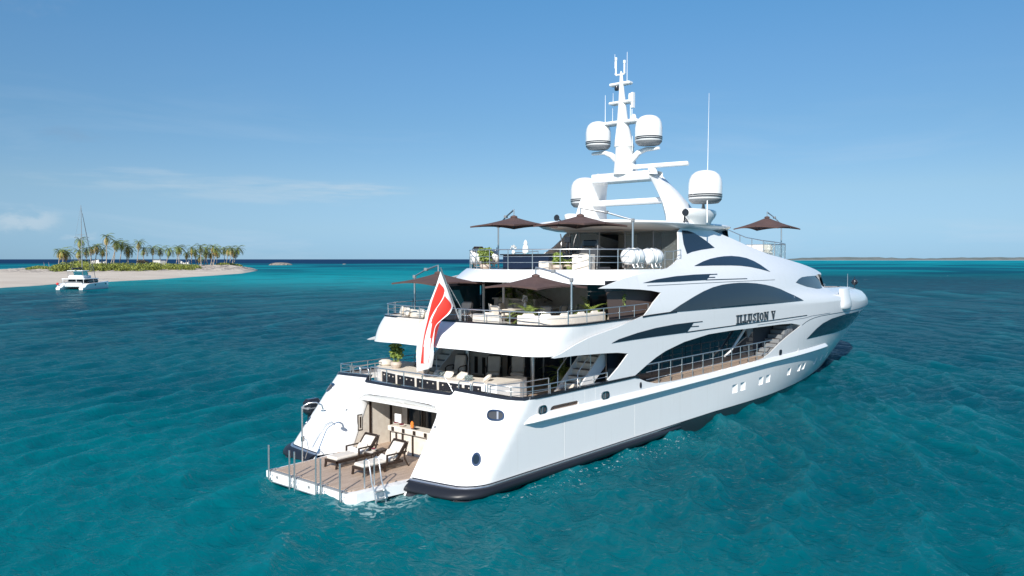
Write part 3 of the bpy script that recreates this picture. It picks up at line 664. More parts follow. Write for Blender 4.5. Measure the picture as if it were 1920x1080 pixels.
# curved aft lounge bench (cream top, white ends, dark panel aft)
LT=3.22
top=[(3.5,4.95),(2.7,4.5),(2.3,3.7),(2.0,2.4),(1.86,1),(1.82,-.5),(1.87,-1.5),(2.0,-2.5),(2.4,-2.95),(3.75,-2.98),(4.45,-2.75),(4.6,-2.2),(3.2,-1.7),(2.85,0),(3.1,1.8),(3.7,3.2),(4.7,4.1),(4.7,4.95)]
MB().prism(top,2.42,LT-.08).build('lounge_base',M_WHITE,yacht,smooth=False)
MB().prism(top,LT-.08,LT).build('lounge_top',M_CREAM,yacht)
aft=resamp(top[2:8],57); pn=MB(); ps=MB()
for k in range(56):
    (xa,ya),(xb,yb)=aft[k],aft[k+1]; ps_=k%12==0
    (ps if ps_ else pn).hull([(xa-.02,ya,2.6),(xb-.02,yb,2.6),(xb+.05,yb,2.6),(xa+.05,ya,2.6)],[(xa-.02-(.02 if ps_ else 0),ya,LT-.1),(xb-.02-(.02 if ps_ else 0),yb,LT-.1),(xb+.05,yb,LT-.1),(xa+.05,ya,LT-.1)],0)
    if k%12 in (3,7,10): ps.box(xa-.045,ya-.03,2.98,xa-.025,ya+.02,3.03)
q_=pn.build('screen_panel',M_CAP,yacht,smooth=False); ps.build('panel_mullions',M_CREAM,q_,smooth=False)
# railings round the aft main deck
def cappath(lst,off=-.08): return [SP(s,z,off,-1) for s,z in lst]
for sd in(-1,1):
    rail('aft_side_railing',[SP(s,z,-.08,sd) for s,z in ((-1.0,3.16),(-.2,3.14),(.3,3.12),(.84,3.08),(2.5,3.06),(4.5,3.06),(6.6,3.06))],.34,(.5,),1.0,.022)
    for a,bb in ((-2.7,-2.0),(-1.9,-1.15)):
        p=[SP(a+(bb-a)*t,3.2,-.08,sd) for t in(0,.1,.9,1)]
        MB().tube([p[0],(p[0][0],p[0][1],3.42),(p[1][0],p[1][1],3.5),(p[2][0],p[2][1],3.5),(p[3][0],p[3][1],3.42),p[3]],.022,8).build('bulwark_hoop',M_STEEL,yacht,60)
    P=[SP(s,3.05,-.08,sd) for s in (-6,-5.2,-4.4,-3.6)]
    if sd<0:
        FP=[SP(s,3.05,-.08,1) for s in (-3.2,-3.6,-4.4,-5.2)]+[SP(s,3.05,-.08,-1) for s in (-6,-5.2,-4.4,-3.6)]
        r_=rail('stern_railing',FP,.56,(),.95,.024,ends=False)
        for s_ in (-1,1):
            e=SP(-3.6 if s_<0 else -3.2,3.05,-.08,s_); e2=SP(-3.0,3.07,-.1,s_); MB().tube([(e[0],e[1],3.61),(e[0]*.7+e2[0]*.3,e[1]*.7+e2[1]*.3,3.55),(e[0]*.3+e2[0]*.7,e[1]*.3+e2[1]*.7,3.3),(e2[0],e2[1],3.07)],.024,8).build('rail_end',M_STEEL,r_,60)
    rail('inner_railing',[(.95,sd*3.9,2.62),(2.4,sd*4.25,2.62),(3.9,sd*4.3,2.62)],.78,(.4,),1.45,.022)
    rail('upper_deck_railing',[(4.2,sd*5.0,5.5),(5.6,sd*5.06,5.5),(7.5,sd*5.06,5.52),(9.2,sd*5.05,5.54),(10.1,sd*5.03,5.56)],.5,(.5,),1.2,.022)
q=[(x+.06,y) for x,y in full(CAPU) if x<4.25]; rail('upper_deck_railing',[(x,y*.985,5.48) for x,y in q],.5,(.5,),1.3,.022)
q=[(x+.1,y*.98) for x,y in full(CAPS) if x<10.0]; rail('sun_deck_railing',[(x,y,7.55) for x,y in q],.88,(.35,.65),1.25,.022)
for sd in(-1,1): rail('sun_deck_railing',[(12.4,sd*4.55,7.6),(13.2,sd*4.5,7.62),(14.2,sd*4.4,7.7)],.75,(.5,),1.0,.02)
# upper deck bulkhead, glass and screens
m=MB(); m.box(12.3,-4.7,4.99,12.45,4.4,7.08,0); m.build('aft_bulkhead',M_BEIGE,yacht,smooth=False)
for (y0,y1) in ((-2.0,-.3),(-4.0,-2.5),(-4.65,-4.1)):
    g=MB().box(12.24,y0,5.02,12.3,y1,6.95).build('saloon_door',M_GLASS,yacht,smooth=False)
    MB().box(12.2,y0-.03,5.0,12.26,y0+.03,7.0).box(12.2,y0-.03,6.93,12.26,y1,7.0).build('frame',M_STEEL,g,smooth=False)
st=MB(); 
for k in range(11): st.box(11.3,1.2+k*.3,5.0+k*.19,12.2,1.5+k*.3,5.0+(k+1)*.19)
st.build('inner_stairs',M_BEIGE,yacht,smooth=False)
MB().tube([(11.2,1.1,5.9),(11.2,4.3,7.95-.9)],.025,8).tube([(11.2,1.4,5.4),(11.2,4.4,7.3-.3)],.025,8).build('stair_handrail',M_WOOD,yacht,60)
MB().box(9.95,4.72,4.99,12.3,4.78,7.08).build('port_wind_glass',M_TEAL,yacht,smooth=False)
MB().box(7.1,4.82,5.45,9.9,4.86,7.05).build('port_wind_glass',M_TEAL,yacht,smooth=False)
MB().box(10.3,4.2,4.99,10.9,1.5,5.95).box(10.2,4.25,5.95,11.0,1.4,6.02).build('drinks_bar',M_BEIGE,yacht,smooth=False)
for sd in(-1,1):
    sc=[(6.9,5.56),(9.6,5.6),(10.4,6.0),(11.3,6.5),(10.6,6.72),(7.0,6.72)]
    rows=[]
    MB().add([(x,sd*4.72,z) for x,z in [(7.6,5.0),(12.2,5.0),(12.2,6.78),(7.25,6.72)]],[(0,1,2,3)]).add([(x,sd*4.69,z) for x,z in [(7.6,5.0),(12.2,5.0),(12.2,6.78),(7.25,6.72)]],[(3,2,1,0)]).build('sun_screen',M_MESH,yacht,smooth=False) if sd<0 else None
    MB().box(7.2,sd*4.74,6.66,12.2,sd*4.68,7.1).build('screen_header',M_CAP,yacht,smooth=False)
# ------------------------------------------------ sun deck house, hardtop, arch, mast
RP=[(11.0,0),(11.1,-1.2),(11.5,-2.1),(12.2,-2.9),(13.2,-3.45),(14.4,-3.75),(15.6,-3.85),(18,-3.9),(20.6,-3.75),(22.2,-3.2),(22.9,-2),(23.1,0)]
rp=smooth_loop(RP,4,False); rp=rp+[(x,-y) for x,y in rp[::-1][1:-1]]
cx,cy=16,0
def ring(k,z,camb=0): return [(cx+(x-cx)*k,y*k,z+camb*(1-(y/4.4)**2)) for x,y in rp]
rows=[ring(.80,9.46),ring(.93,9.58),ring(.99,9.73),ring(1.0,9.79),ring(.995,9.84),ring(.97,9.88,.02),ring(.8,9.91,.06),ring(.4,9.93,.08),ring(.02,9.93,.09)]
mb=MB().grid(rows,close=True); mb.add(rows[0],[tuple(range(len(rows[0])))[::-1]])
mb.build('hardtop',M_WHITE,yacht,40)
rows=[[(cx+(x-cx)*.9,y*.9-.0,z) for x,y in rp] for z in (9.415,9.40)]
# glazed aft face of the sun deck house
GL=[(15.9,-3.4),(15.2,-2.3),(14.9,-.8),(14.9,.8),(15.2,2.3),(15.9,3.4)]
for k,((xa,ya),(xb,yb)) in enumerate(zip(GL,GL[1:])):
    open_=(k==2)
    n=Vector((yb-ya,-(xb-xa),0)).normalized()*.015
    if not open_:
        MB().add([(xa,ya,7.5),(xb,yb,7.5),(xb,yb,9.5),(xa,ya,9.5),(xa+n.x*2,ya+n.y*2,7.5),(xb+n.x*2,yb+n.y*2,7.5),(xb+n.x*2,yb+n.y*2,9.5),(xa+n.x*2,ya+n.y*2,9.5)],[(0,3,2,1),(4,5,6,7),(0,1,5,4),(2,3,7,6),(1,2,6,5),(3,0,4,7)]).build('glass_wall',M_CLEAR,yacht,smooth=False)
    MB().tube([(xa,ya,7.46),(xa,ya,9.5)],.045,6).build('glass_frame',M_GREY,yacht,60)
MB().tube([(15.9,3.4,7.46),(15.9,3.4,9.5)],.045,6).tube([(x,y,9.47) for x,y in GL],.04,6).build('glass_frame',M_GREY,yacht,60)
MB().rbox(15.9,3.3,7.46,16.5,3.55,9.6,.06).build('house_pillar',M_WHITE,yacht)
MB().rbox(16.0,-3.5,7.46,16.5,-3.3,9.6,.06).build('house_pillar',M_WHITE,yacht)
MB().box(17.9,-1.2,7.46,18.0,.3,9.5,0).build('house_inner_wall',[M_WOOD],yacht,smooth=False)
# port side wall of the house and front screen
MB().box(20.5,-3.2,7.46,20.6,3.2,9.5).build('house_front_wall',M_BEIGE,yacht,smooth=False)
for sd in(-1,1):
    a=[(17.9,sd*3.42,9.55),(21.9,sd*3.30,8.9),(21.75,sd*3.05,9.66),(17.9,sd*3.25,9.8)]
    MB().hull(a,[(x,y-sd*.05,z) for x,y,z in a]).build('front_side_glass',M_GLASS,yacht,smooth=False)
rows=[[(21.75+.9*(1-(k/8)**2)+dx,3.25*k/8,z) for k in range(-8,9)] for z,dx in ((8.9,.3),(9.64,0))]
MB().grid(rows).build('front_windscreen',M_GLASS,yacht,60)
# radar arch
def frame(out,inn,x0,x1,slope=0):
    mb=MB(); n=len(out); k=len(inn)
    return mb
ar=MB()
def rloop(x,y,z,a,b,tilt=0,c=.22):
    k=c*min(a,b)*2; P=[(-a,-b+k),(-a+k,-b),(a-k,-b),(a,-b+k),(a,b-k),(a-k,b),(-a+k,b),(-a,b-k)]
    return [(x+u,y+v,z+v*tilt) for u,v in P]
for sd in(-1,1):
    secs=[(17.3,3.0,9.75,1.5,.42,0),(17.1,2.86,10.3,1.25,.37,0),(16.85,2.62,11.0,1.05,.34,-.3),(16.55,2.22,11.75,.88,.32,-.6),(16.35,1.88,12.25,.78,.32,-1.0),(16.3,1.60,12.46,.72,.18,-1.0)]
    rows=[rloop(x,sd*y,z,a,b,sd*t) for x,y,z,a,b,t in secs]
    ar.grid(rows,close=True,flip=False); ar.add(rows[-1],[tuple(range(8))]); ar.add(rows[0],[tuple(range(8))[::-1]])
rows=[[(16.3+u,y,12.4+v) for u,v in ((-.7,-.15),(-.6,-.25),(.6,-.25),(.7,-.15),(.7,.15),(.6,.22),(-.6,.22),(-.7,.15))] for y in (-1.8,-.6,.6,1.8)]
ar.grid(rows,close=True)
rows=[[(16.8+u,y,11.1+v) for u,v in ((-.4,-.08),(-.32,-.15),(.32,-.15),(.4,-.08),(.4,.08),(.32,.15),(-.32,.15),(-.4,.08))] for y in (-2.6,0,2.6)]
ar.grid(rows,close=True)
ar.build('radar_arch',M_WHITE,yacht,45)
# mast: tapered raked column
def loopx(x,z,a,b): return [(x+a*math.cos(t),b*math.sin(t)*1.0-.02,z) for t in [2*math.pi*k/12 for k in range(12)]]
rows=[loopx(16.2,12.5,.85,.62),loopx(16.15,13.3,.72,.50),loopx(16.1,13.95,.60,.44),loopx(16.1,14.0,.66,.50),loopx(16.08,14.25,.6,.46),loopx(16.0,15.2,.40,.30),loopx(15.95,16.3,.24,.20),loopx(15.9,17.3,.13,.12),loopx(15.9,17.9,.07,.07),loopx(15.9,18.0,.02,.02)]
mast=MB().grid([[ (p[0],p[1]+.2*(1-(i/9))*0+.15*(i/9),p[2]) for p in r] for i,r in enumerate(rows)],close=True).build('mast',M_WHITE,yacht,50)
MB().rbox(15.7,-.95,15.22,16.5,1.2,15.38,.05).build('crossbar',M_WHITE,mast)
MB().rbox(15.75,-.55,16.28,16.3,.85,16.42,.05).build('crossbar',M_WHITE,mast)
MB().rbox(15.8,-.45,17.26,16.2,.85,17.42,.05).build('crossbar',M_WHITE,mast)
MB().tube([(15.9,.5,17.9),(15.9,.42,17.82),(15.9,-.05,17.82),(15.9,-.13,17.9)],.05,8).tube([(15.9,.45,17.85),(15.9,.45,18.62)],.05,8).tube([(15.9,-.08,17.85),(15.9,-.08,18.4)],.05,8).lathe([(.07,0),(.07,.16)],(15.9,.45,18.6),10).lathe([(.07,0),(.07,.16)],(15.9,-.08,18.38),10).build('antenna_yoke',M_WHITE,mast)
for (y,z0,z1,r) in ((.52,18.2,18.95,.018),(-.25,17.4,18.95,.02),(1.12,15.35,16.85,.02),(.65,15.35,16.1,.015),(-.6,13.7,14.5,.02),(.62,16.4,16.9,.015)):
    MB().tube([(15.9,y,z0),(15.9,y,z1)],[r,r*.6],6).build('whip_antenna',M_WHITE,mast,60)
MB().lathe([(.0,0),(.1,.02),(.13,.12),(.1,.24),(0,.28)],(15.75,.3,16.95),12).build('camera_ball',M_CAP,mast)
MB().lathe([(.12,0),(.14,.2),(.12,.34),(0,.38)],(16.0,-.42,16.42),12).box(15.9,-.62,16.0,16.1,-.5,16.8).build('searchlight',M_WHITE,mast)
MB().lathe([(.13,0),(.15,.1),(.1,.25),(0,.3)],(16.1,-.55,15.4),12).tube([(16.0,-.4,15.4),(16.0,-.4,16.3)],.02,6).tube([(16.0,-.5,15.4),(16.0,-.5,16.3)],.02,6).build('sensor_cluster',M_WHITE,mast)
for sd,z in((1,13.85),(-1,13.8)):
    mb=MB(); mb.tube([(16.1,sd*.3,13.15),(16.1,sd*.85,13.62),(16.1,sd*1.3,z-.05),(16.1,sd*2.1,z-.05)],[.2,.16,.12,.08],8); mb.build('dome_arm',M_WHITE,mast,60)
# satellite domes
def dome(c,r,h,par=yacht):
    d=MB().lathe([(r*.82,.0),(r*.97,.07*h),(r,.2*h),(r,.55*h),(r*.95,.70*h),(r*.84,.83*h),(r*.62,.935*h),(r*.33,.985*h),(0.01,h)],c,32).build('satellite_dome',M_WHITE,par,50)
    MB().lathe([(r*.3,-.09*h),(r*.78,-.07*h),(r*.93,.01*h),(r*.985,.055*h),(r*.9,.06*h)],c,32).build('base',M_GREY,d,50)
    for a in (.115,.175): MB().lathe([(r*1.004,a*h),(r*1.006,(a+.04)*h)],c,32).build('stripe',M_CAP,d,50)
    return d
dome((16.0,1.64,14.1),.69,1.42); dome((16.0,-1.52,14.05),.71,1.45)
dome((17.5,3.55,11.12),.84,1.6); dome((17.5,-4.0,11.0),.86,1.6)
for sd in(-1,1):
    MB().lathe([(.06,10.85),(.1,10.6)],(17.5,sd*3.9,0),12).build('dome_post',M_GREY,yacht)
    rows=[]
    for z,a,b in ((9.78,1.0,.30),(9.95,1.1,.36),(10.15,1.35,.46),(10.35,1.55,.52),(10.52,1.55,.5),(10.58,1.4,.4)):
        rows.append([(17.45+a*math.cos(t),sd*3.75+b*math.sin(t),z) for t in [2*math.pi*k/24 for k in range(24)]])
    mb=MB().grid(rows,close=True); mb.add(rows[-1],[tuple(range(24))]); mb.build('dome_plinth',M_WHITE,yacht,50)
    sd>0 or MB().tube([(16.9,sd*4.42,9.85),(16.9,sd*4.42,12.4)],.035,7).tube([(16.9,sd*4.42,12.4),(16.95,sd*4.44,16.4)],[.022,.008],6).build('whip_antenna',M_WHITE,yacht,60)
    MB().tube([(15.6,sd*3.8,9.8),(15.6,sd*3.85,10.15),(15.5,sd*3.95,10.25)],.04,8).lathe([(.17,-.04),(.19,.0),(.16,.05)],(15.38,sd*4.0,10.32),16,rot=Matrix.Rotation(R(90),3,'Y')).build('loudhailer',M_CAP,yacht,60)
# scanner
MB().lathe([(.3,12.42),(.24,12.62),(.2,12.74),(.05,12.78)],(16.0,-1.75,0),16).build('radar_pedestal',M_WHITE,yacht)
mb=MB().rbox(-.14,-1.55,12.74,.14,1.55,12.96,.06); mb.xf(Matrix.Translation((16.0,-2.2,0))@Matrix.Rotation(R(6),4,'Z')); mb.build('radar_scanner',M_WHITE,yacht)
# forward sun deck: windbreak rail, bow gear
rail('forward_windbreak',[(22.5,-2.9,8.75-.0),(25,-2.9,8.35),(27.6,-2.9,8.2),(29.2,-2.95,8.15),(31.0,-2.95,8.05)],.95,(),1.6,.03)
for (xa,za,xb,zb) in ((27.6,8.2,29.2,8.15),(29.3,8.15,30.95,8.05)): MB().box(xa,-2.96,za,xb,-2.94,zb+.9).build('wind_glass',M_CLEAR,yacht,smooth=False)
rail('forward_windbreak',[(31.0,-2.95,8.02),(31.4,-1.5,8.02),(31.5,0,8.02),(31.4,1.5,8.02),(31.0,2.95,8.02)],.95,(),1.5,.03)
rail('forward_windbreak',[(22.5,2.9,8.75),(25,2.9,8.35),(31.0,2.95,8.05)],.95,(),1.9,.03)
rail('pod_railing',[SP(s,6.1,-.25,-1) for s in(35.2,36.2,37.2)],.14,(),1.0,.02)
MB().tube([(50.3,-.9,5.5),(50.3,-.9,6.75)],[.035,.02],7).build('bow_staff',M_STEEL,yacht,60)
mb=MB().lathe([(.0,0),(.16,.05),(.24,.16),(.26,.28),(.24,.40),(.16,.52),(0,.56)],(52.2,-.9,5.72),16)
for k in range(12):
    a=2*math.pi*k/12; mb.lathe([(.045,-.05),(.05,.0),(.045,.05)],(52.2+.24*math.cos(a),-.9+.24*math.sin(a),6.0),6)
mb.tube([(52.2,-.9,5.4),(52.2,-.9,6.45)],.03,6).build('anchor_ball',M_CAP,yacht)  # black anchor ball on its pole, not a lamp
# life rafts on the sun deck
def liferaft(x,y,rz,z=7.62):
    L=1.0; r=.37
    rot=Matrix.Rotation(R(90),3,'Y')
    d=MB().lathe([(.05,-L/2-.03),(r*.7,-L/2-.02),(r*.93,-L/2+.03),(r,-L/2+.1),(r,-.03),(r*1.05,-.02),(r*1.05,.02),(r,.03),(r,L/2-.1),(r*.93,L/2-.03),(r*.7,L/2+.02),(.05,L/2+.03)],(0,0,r+.12),8 if False else 20,rot=rot)
    d.xf(Matrix.Translation((x,y,z))@Matrix.Rotation(rz,4,'Z')); o=d.build('life_raft',M_WHITE,yacht,40)
    c=MB()
    for q in (-.3,.0,.3):
        c.tube([(q,-r*.9,.0),(q,-r*.95,.3),(q,-r*1.05,r+.12),(q,-r*.75,r+.12+r*.75),(q,0,2*r+.15),(q,r*.75,r+.12+r*.75),(q,r*1.05,r+.12),(q,r*.9,0)],.018,6)
        c.tube([(q,-.3,0),(q,-.22,.16)],.03,6).tube([(q,.3,0),(q,.22,.16)],.03,6)
    c.tube([(-.3,-.3,.02),(.3,-.3,.02)],.025,6).tube([(-.3,.3,.02),(.3,.3,.02)],.025,6)
    c.xf(Matrix.Translation((x,y,z))@Matrix.Rotation(rz,4,'Z')); c.build('cradle',M_STEEL,o,60)
for x,y,rz in ((9.85,-4.4,R(-6)),(11.35,-4.45,R(-6)),(9.6,4.0,R(-40)),(8.6,3.6,R(-40))):
    liferaft(x,y,rz)
# ------------------------------------------------ swim platform and beach club
pf=[(-4.33,2.3),(-4.33,-2.3),(-4.1,-2.55),(-2.6,-2.75),(-1.4,-2.9),(-1.2,-2.5),(-1.2,2.5),(-1.6,2.45),(-2.4,2.35)]
mb=MB().prism(pf,.0,.33); mb.build('swim_platform',M_WHITE,yacht,smooth=False)
MB().prism([(-4.12,2.12),(-4.12,-2.15),(-3.9,-2.25),(-1.5,-2.5),(-.8,-2.5),(2.2,-2.5),(2.2,2.5),(-.8,2.5),(-1.5,2.25)],.335,.365).build('platform_deck',M_TEAK,yacht,smooth=False)
MB().box(-4.30,2.2,.345,-4.2,-2.25,.375).build('platform_trim',M_GREY,yacht,smooth=False)
MB().box(-1.25,-2.5,-.1,2.2,2.5,.33).build('garage_floor',M_SOFF,yacht,smooth=False)
for y in (1.9,-.0): MB().lathe([(.0,0),(.05,0),(.05,.02)],(-4.335,y-.3,.2),12,rot=Matrix.Rotation(R(-90),3,'Y')).build('underwater_light',M_GREY,yacht)
# stainless boarding frames on the aft edge
for (ya,yb) in ((2.0,.72),(.42,-.82),(-1.08,-2.12)):
    mb=MB().tube([(-4.42,ya,-.25),(-4.42,ya,1.32)],.03,8).tube([(-4.42,yb,-.25),(-4.42,yb,1.32)],.03,8).tube([(-4.42,ya,.02),(-4.42,yb,.02)],.02,6).tube([(-4.42,ya,.42),(-4.15,ya,.42),(-4.12,ya-.0,.37)],.015,6).tube([(-4.42,yb,.42),(-4.15,yb,.42),(-4.12,yb,.37)],.015,6)
    for y in (ya,yb): mb.tube([(-4.34,y-.12,.25),(-4.42,y-.12,.2),(-4.42,y-.12,.08),(-4.36,y-.12,.05)],.012,6)
    mb.build('boarding_frame',M_STEEL,yacht,60)
# shower mast
MB().tube([(-2.85,2.2,.36),(-2.85,2.2,2.35),(-2.8,2.15,2.5),(-2.65,2.0,2.6),(-2.45,1.85,2.6),(-2.3,1.72,2.5),(-2.25,1.68,2.3)],.03,8).lathe([(.1,0),(.1,.03)],(-2.25,1.68,2.27),12).tube([(-2.85,2.2,1.3),(-2.75,2.05,1.2),(-2.72,2.0,.9),(-2.8,2.1,.5)],.015,6).box(-2.9,2.12,1.15,-2.8,2.22,1.35).build('shower',M_STEEL,yacht,60)
# swim ladder over the starboard edge
mb=MB()
for q in (0,.42):
    x=-3.55+q
    mb.tube([(x,-2.3,.37),(x,-2.3,1.28),(x+.02,-2.38,1.35),(x+.03,-2.5,1.3),(x+.04,-2.62,.6),(x+.05,-2.75,.3),(x+.06,-2.95,-.7)],.026,8)
for k in range(4): mb.box(-3.52,-2.72-.06*k,.28-k*.25,-3.06,-2.85-.06*k,.31-k*.25)
mb.build('swim_ladder',M_STEEL,yacht,60)
# stern opening: sloping jambs and lintel between the skin and the inner frame
IN=[(2.22,.34,-.62),(2.22,.9,-.38),(2.22,1.5,-.12),(2.22,2.0,.08),(2.2,2.25,.2),(2.05,2.34,.25),(0,2.40,.28)]
OUT=[(-3.48,.34),(-3.41,1.0),(-3.36,1.6),(-3.33,2.22),(-3.40,2.45),(-3.62,2.57),(-6,2.66)]
for sd in(-1,1):
    ro=[];ri=[];rm=[]
    o2=resamp([(a,b) for a,b in OUT],30); i2=resamp([(a,b) for a,b,_ in IN],30)
    for (s,z),(y,zz) in zip(o2,i2):
        x,yy,_=SP(s,z,0.0,sd); ro.append((x,yy,z)); xi=-.62+(zz-.34)*.43; ri.append((xi,sd*y,zz)); 
        rm.append((x*.42+xi*.58+(.07 if abs(z-zz)<.2 and z<2.2 else 0),yy*.5+sd*y*.5,z*.5+zz*.5))
    rk=[(a[0]+.12,a[1],a[2]) for a in ri]
    MB().grid([ro,rm,ri,rk],flip=sd<0).build('stern_door_surround',M_WHITE,yacht,50)
    # inner side wall
    MB().hull([(-.6,sd*2.24,.36),(2.2,sd*2.24,.36),(2.2,sd*2.24,2.36),(.3,sd*2.24,2.36)][::-sd],[(-.6,sd*2.34,.36),(2.2,sd*2.34,.36),(2.2,sd*2.34,2.36),(.3,sd*2.34,2.36)][::-sd]).build('beach_club_wall',M_BEIGE,yacht,smooth=False)
    for x in (.4,1.5,): MB().box(x,sd*2.2,.36,x+.1,sd*2.25,2.34).build('wall_stripe',M_WOOD,yacht,smooth=False)
    f=MB().box(-.2,sd*2.22,1.1,.04,sd*2.25,1.75).build('wall_lamp',M_WOOD,yacht,smooth=False)
    MB().box(-.15,sd*2.21,1.14,.01,sd*2.225,1.71).build('lamp_face',M_BEIGE,f,smooth=False); MB().box(-.11,sd*2.2,1.2,-.04,sd*2.215,1.65).build('lamp_core',M_WOOD,f,smooth=False)
    if sd>0: MB().tube([SP(-2.95,.55,.05,sd),SP(-2.75,1.0,.08,sd),SP(-2.7,1.35,.1,sd),SP(-2.95,1.5,.12,sd),SP(-3.3,1.4,.05,sd)],.018,7).build('grab_rail',M_STEEL,yacht,60)
    MB().lathe([(.05,0),(.055,.02)],SP(-3.2,1.95,.0,sd),12,rot=Matrix.Rotation(R(-60),3,'Y')).build('courtesy_light',M_GREY,yacht)
MB().box(-.0,-2.4,2.34,2.3,2.4,2.38).build('beach_club_ceiling',M_SOFF,yacht,smooth=False)
bw=MB().box(2.2,-2.4,.36,2.3,2.4,2.36).build('back_wall',M_BEIGE,yacht,smooth=False)
for (ya,yb,mt) in ((1.75,1.1,M_GLASS),(.75,.05,M_GLASS),(-.35,-1.0,M_GLASS),(-1.4,-2.2,M_GLASS)):
    MB().box(2.14,ya,.5,2.19,yb,2.25).build('mirror_panel',mt,bw,smooth=False)
for y in (1.85,1.0,.85,-.05,-.25,-1.1,-1.3): MB().box(2.12,y,.37,2.18,y-.08,2.3).build('wall_stripe',M_WOOD,bw,smooth=False)
bc=MB().box(.45,.95,.36,.85,-2.25,1.2).rbox(.3,1.0,1.2,.95,-2.28,1.42,.03).build('bar_counter',M_BEIGE,yacht,smooth=False)
st=MB()
for k in range(5): st.box(.285,.75-k*.62,1.24,.3,.6-k*.62,1.40)
for k in range(4): st.box(.43,.68-k*.95,.37,.45,.58-k*.95,1.2)
st.box(.4,.2,.37,.46,.28,1.2).build('bar_inlay',M_WOOD,bc,smooth=False)
# flag staff on the upper deck
MB().tube([(2.85,-.56,5.45),(2.8,-.56,5.95)],.05,8).tube([(2.78,-.56,5.6),(1.8,-.50,7.66)],.035,8).tube([(2.95,-.56,5.98),(2.2,-.52,7.0)],.012,6).build('flag_staff',M_STEEL,yacht,60)
MB().tube([(3.0,-.7,5.46),(2.95,-.7,5.98)],.03,7).tube([(3.0,-.42,5.46),(2.95,-.42,5.98)],.03,7).build('staff_socket',M_STEEL,yacht,60)
def leaf_clump(mb,c,rx,ry,rz,n,size,rg,m=0):
    for i in range(n):
        a=rg.rand()*6.283; e=math.asin(rg.rand()); k=.75+.3*rg.rand()
        p=Vector((c[0]+rx*k*math.cos(a)*math.cos(e),c[1]+ry*k*math.sin(a)*math.cos(e),c[2]+rz*k*math.sin(e)))
        d=Vector((rg.normal(),rg.normal(),rg.normal()*.6+.5)).normalized(); u=d.cross(Vector((rg.normal(),rg.normal(),rg.normal()))).normalized()*size*(.6+.8*rg.rand()); v=d.cross(u)*.8
        mb.add([p-u-v*.6,p+u-v*.6,p+v],[(0,1,2)],m if isinstance(m,int) else m[rg.randint(len(m))])
# ------------------------------------------------ parasols
def parasol(base,height,hub,side,label,half=1.5,drop=.46,rz=R(-5),armh=.34):
    bx,by,bz=base; P=empty('parasol',base,0,label,'parasol','brown cantilever parasols on the decks')
    o=lambda x,y,z:(x-bx,y-by,z-bz)
    hx,hy,hz=hub; pt=bz+height
    po=MB().lathe([(.2,0),(.2,.03),(.06,.05),(.045,.1)],(0,0,0),14).tube([(0,0,.05),(0,0,height)],.045,10).build('pole',M_STEEL,P,60)
    MB().rbox(-.07,-.07,height-.1,.07,.07,height+.06,.02).build('joint',M_GREY,po); MB().tube([(0,-.06,1.0),(0,.1,1.0),(0,.1,1.15)],.02,6).build('crank',M_CAP,po)
    a=MB(); s=Vector((0,0,height)); e=Vector(o(hx,hy,hz+armh)); a.tube([s,s.lerp(e,.5)+Vector((0,0,.06)),e],.04,8).tube([e,Vector(o(hx,hy,hz-.05))],.03,8); ar=a.build('arm',M_STEEL,P,60)
    m_=s.lerp(e,.5)+Vector((0,0,.06)); MB().rbox(m_.x-.08,m_.y-.08,m_.z-.06,m_.x+.08,m_.y+.08,m_.z+.08,.02).build('joint',M_GREY,ar)
    rows=[];n=8; rot=Matrix.Rotation(rz,3,'Z'); H=Vector(o(hx,hy,hz))
    # canopy: square outline, panels sag a little between the ribs
    def edge(u):     # u 0..4 round the square
        k=int(u)%4; f=u-int(u); c=[(-1,-1),(1,-1),(1,1),(-1,1)]; p=c[k];q=c[(k+1)%4]; return Vector((p[0]+(q[0]-p[0])*f,p[1]+(q[1]-p[1])*f))
    for j in range(7):
        t=.04+.96*j/6; r=[]
        for i in range(32):
            e_=edge(i/8); f=(i%8)/8; sc=1-.045*math.sin(math.pi*f)*t
            cor=e_.length/math.sqrt(2); z=-drop*t*(.62+.38*cor**2)-.05*math.sin(math.pi*t)
            v=Vector((e_.x*half*t*sc,e_.y*half*t*sc,z)); r.append(H+rot@v)
        rows.append(r)
    c=MB().grid(rows,close=True,flip=True); c.grid([[p-Vector((0,0,.012)) for p in r] for r in rows],close=True)
    # little valance
    last=rows[-1]; c.grid([last,[p-Vector((0,0,.07)) for p in last]],close=True); c.add([rows[0][i] for i in range(32)],[tuple(range(32))])
    cn=c.build('canopy',M_BROWN,P,30)
    MB().lathe([(.18,-.04),(.16,.03),(.05,.07)],tuple(H),12).build('cap',M_BROWN,cn)
    for i in range(8):
        e_=edge(i/2); v=Vector((e_.x*half*.97,e_.y*half*.97,-drop*(.62+.38*(e_.length/math.sqrt(2))**2)-.05)); MB().tube([H+Vector((0,0,-.1)),H+rot@v],.018,5).build('rib',M_CAP,cn,60)
parasol((10.3,-4.1,7.46),2.3,(9.0,-2.15,9.98),-1,'brown square parasol over the sun deck, starboard one beside the white life rafts')
parasol((10.4,4.0,7.46),2.25,(9.1,1.85,10.05),1,'brown square parasol over the sun deck, the one farther left in open sky',)
parasol((5.45,-4.25,4.99),2.2,(5.35,-2.5,7.32),-1,'brown parasol on the upper deck nearest the stern corner, above the cream sofas')
parasol((5.35,4.85,4.99),2.2,(5.0,2.9,7.38),1,'brown parasol on the upper deck behind the red and white flag')
parasol((33.0,-1.9,7.2),3.15,(30.3,-2.0,10.75),-1,'brown parasol on the forward sun deck, alone at the right',half=1.55,drop=.75)
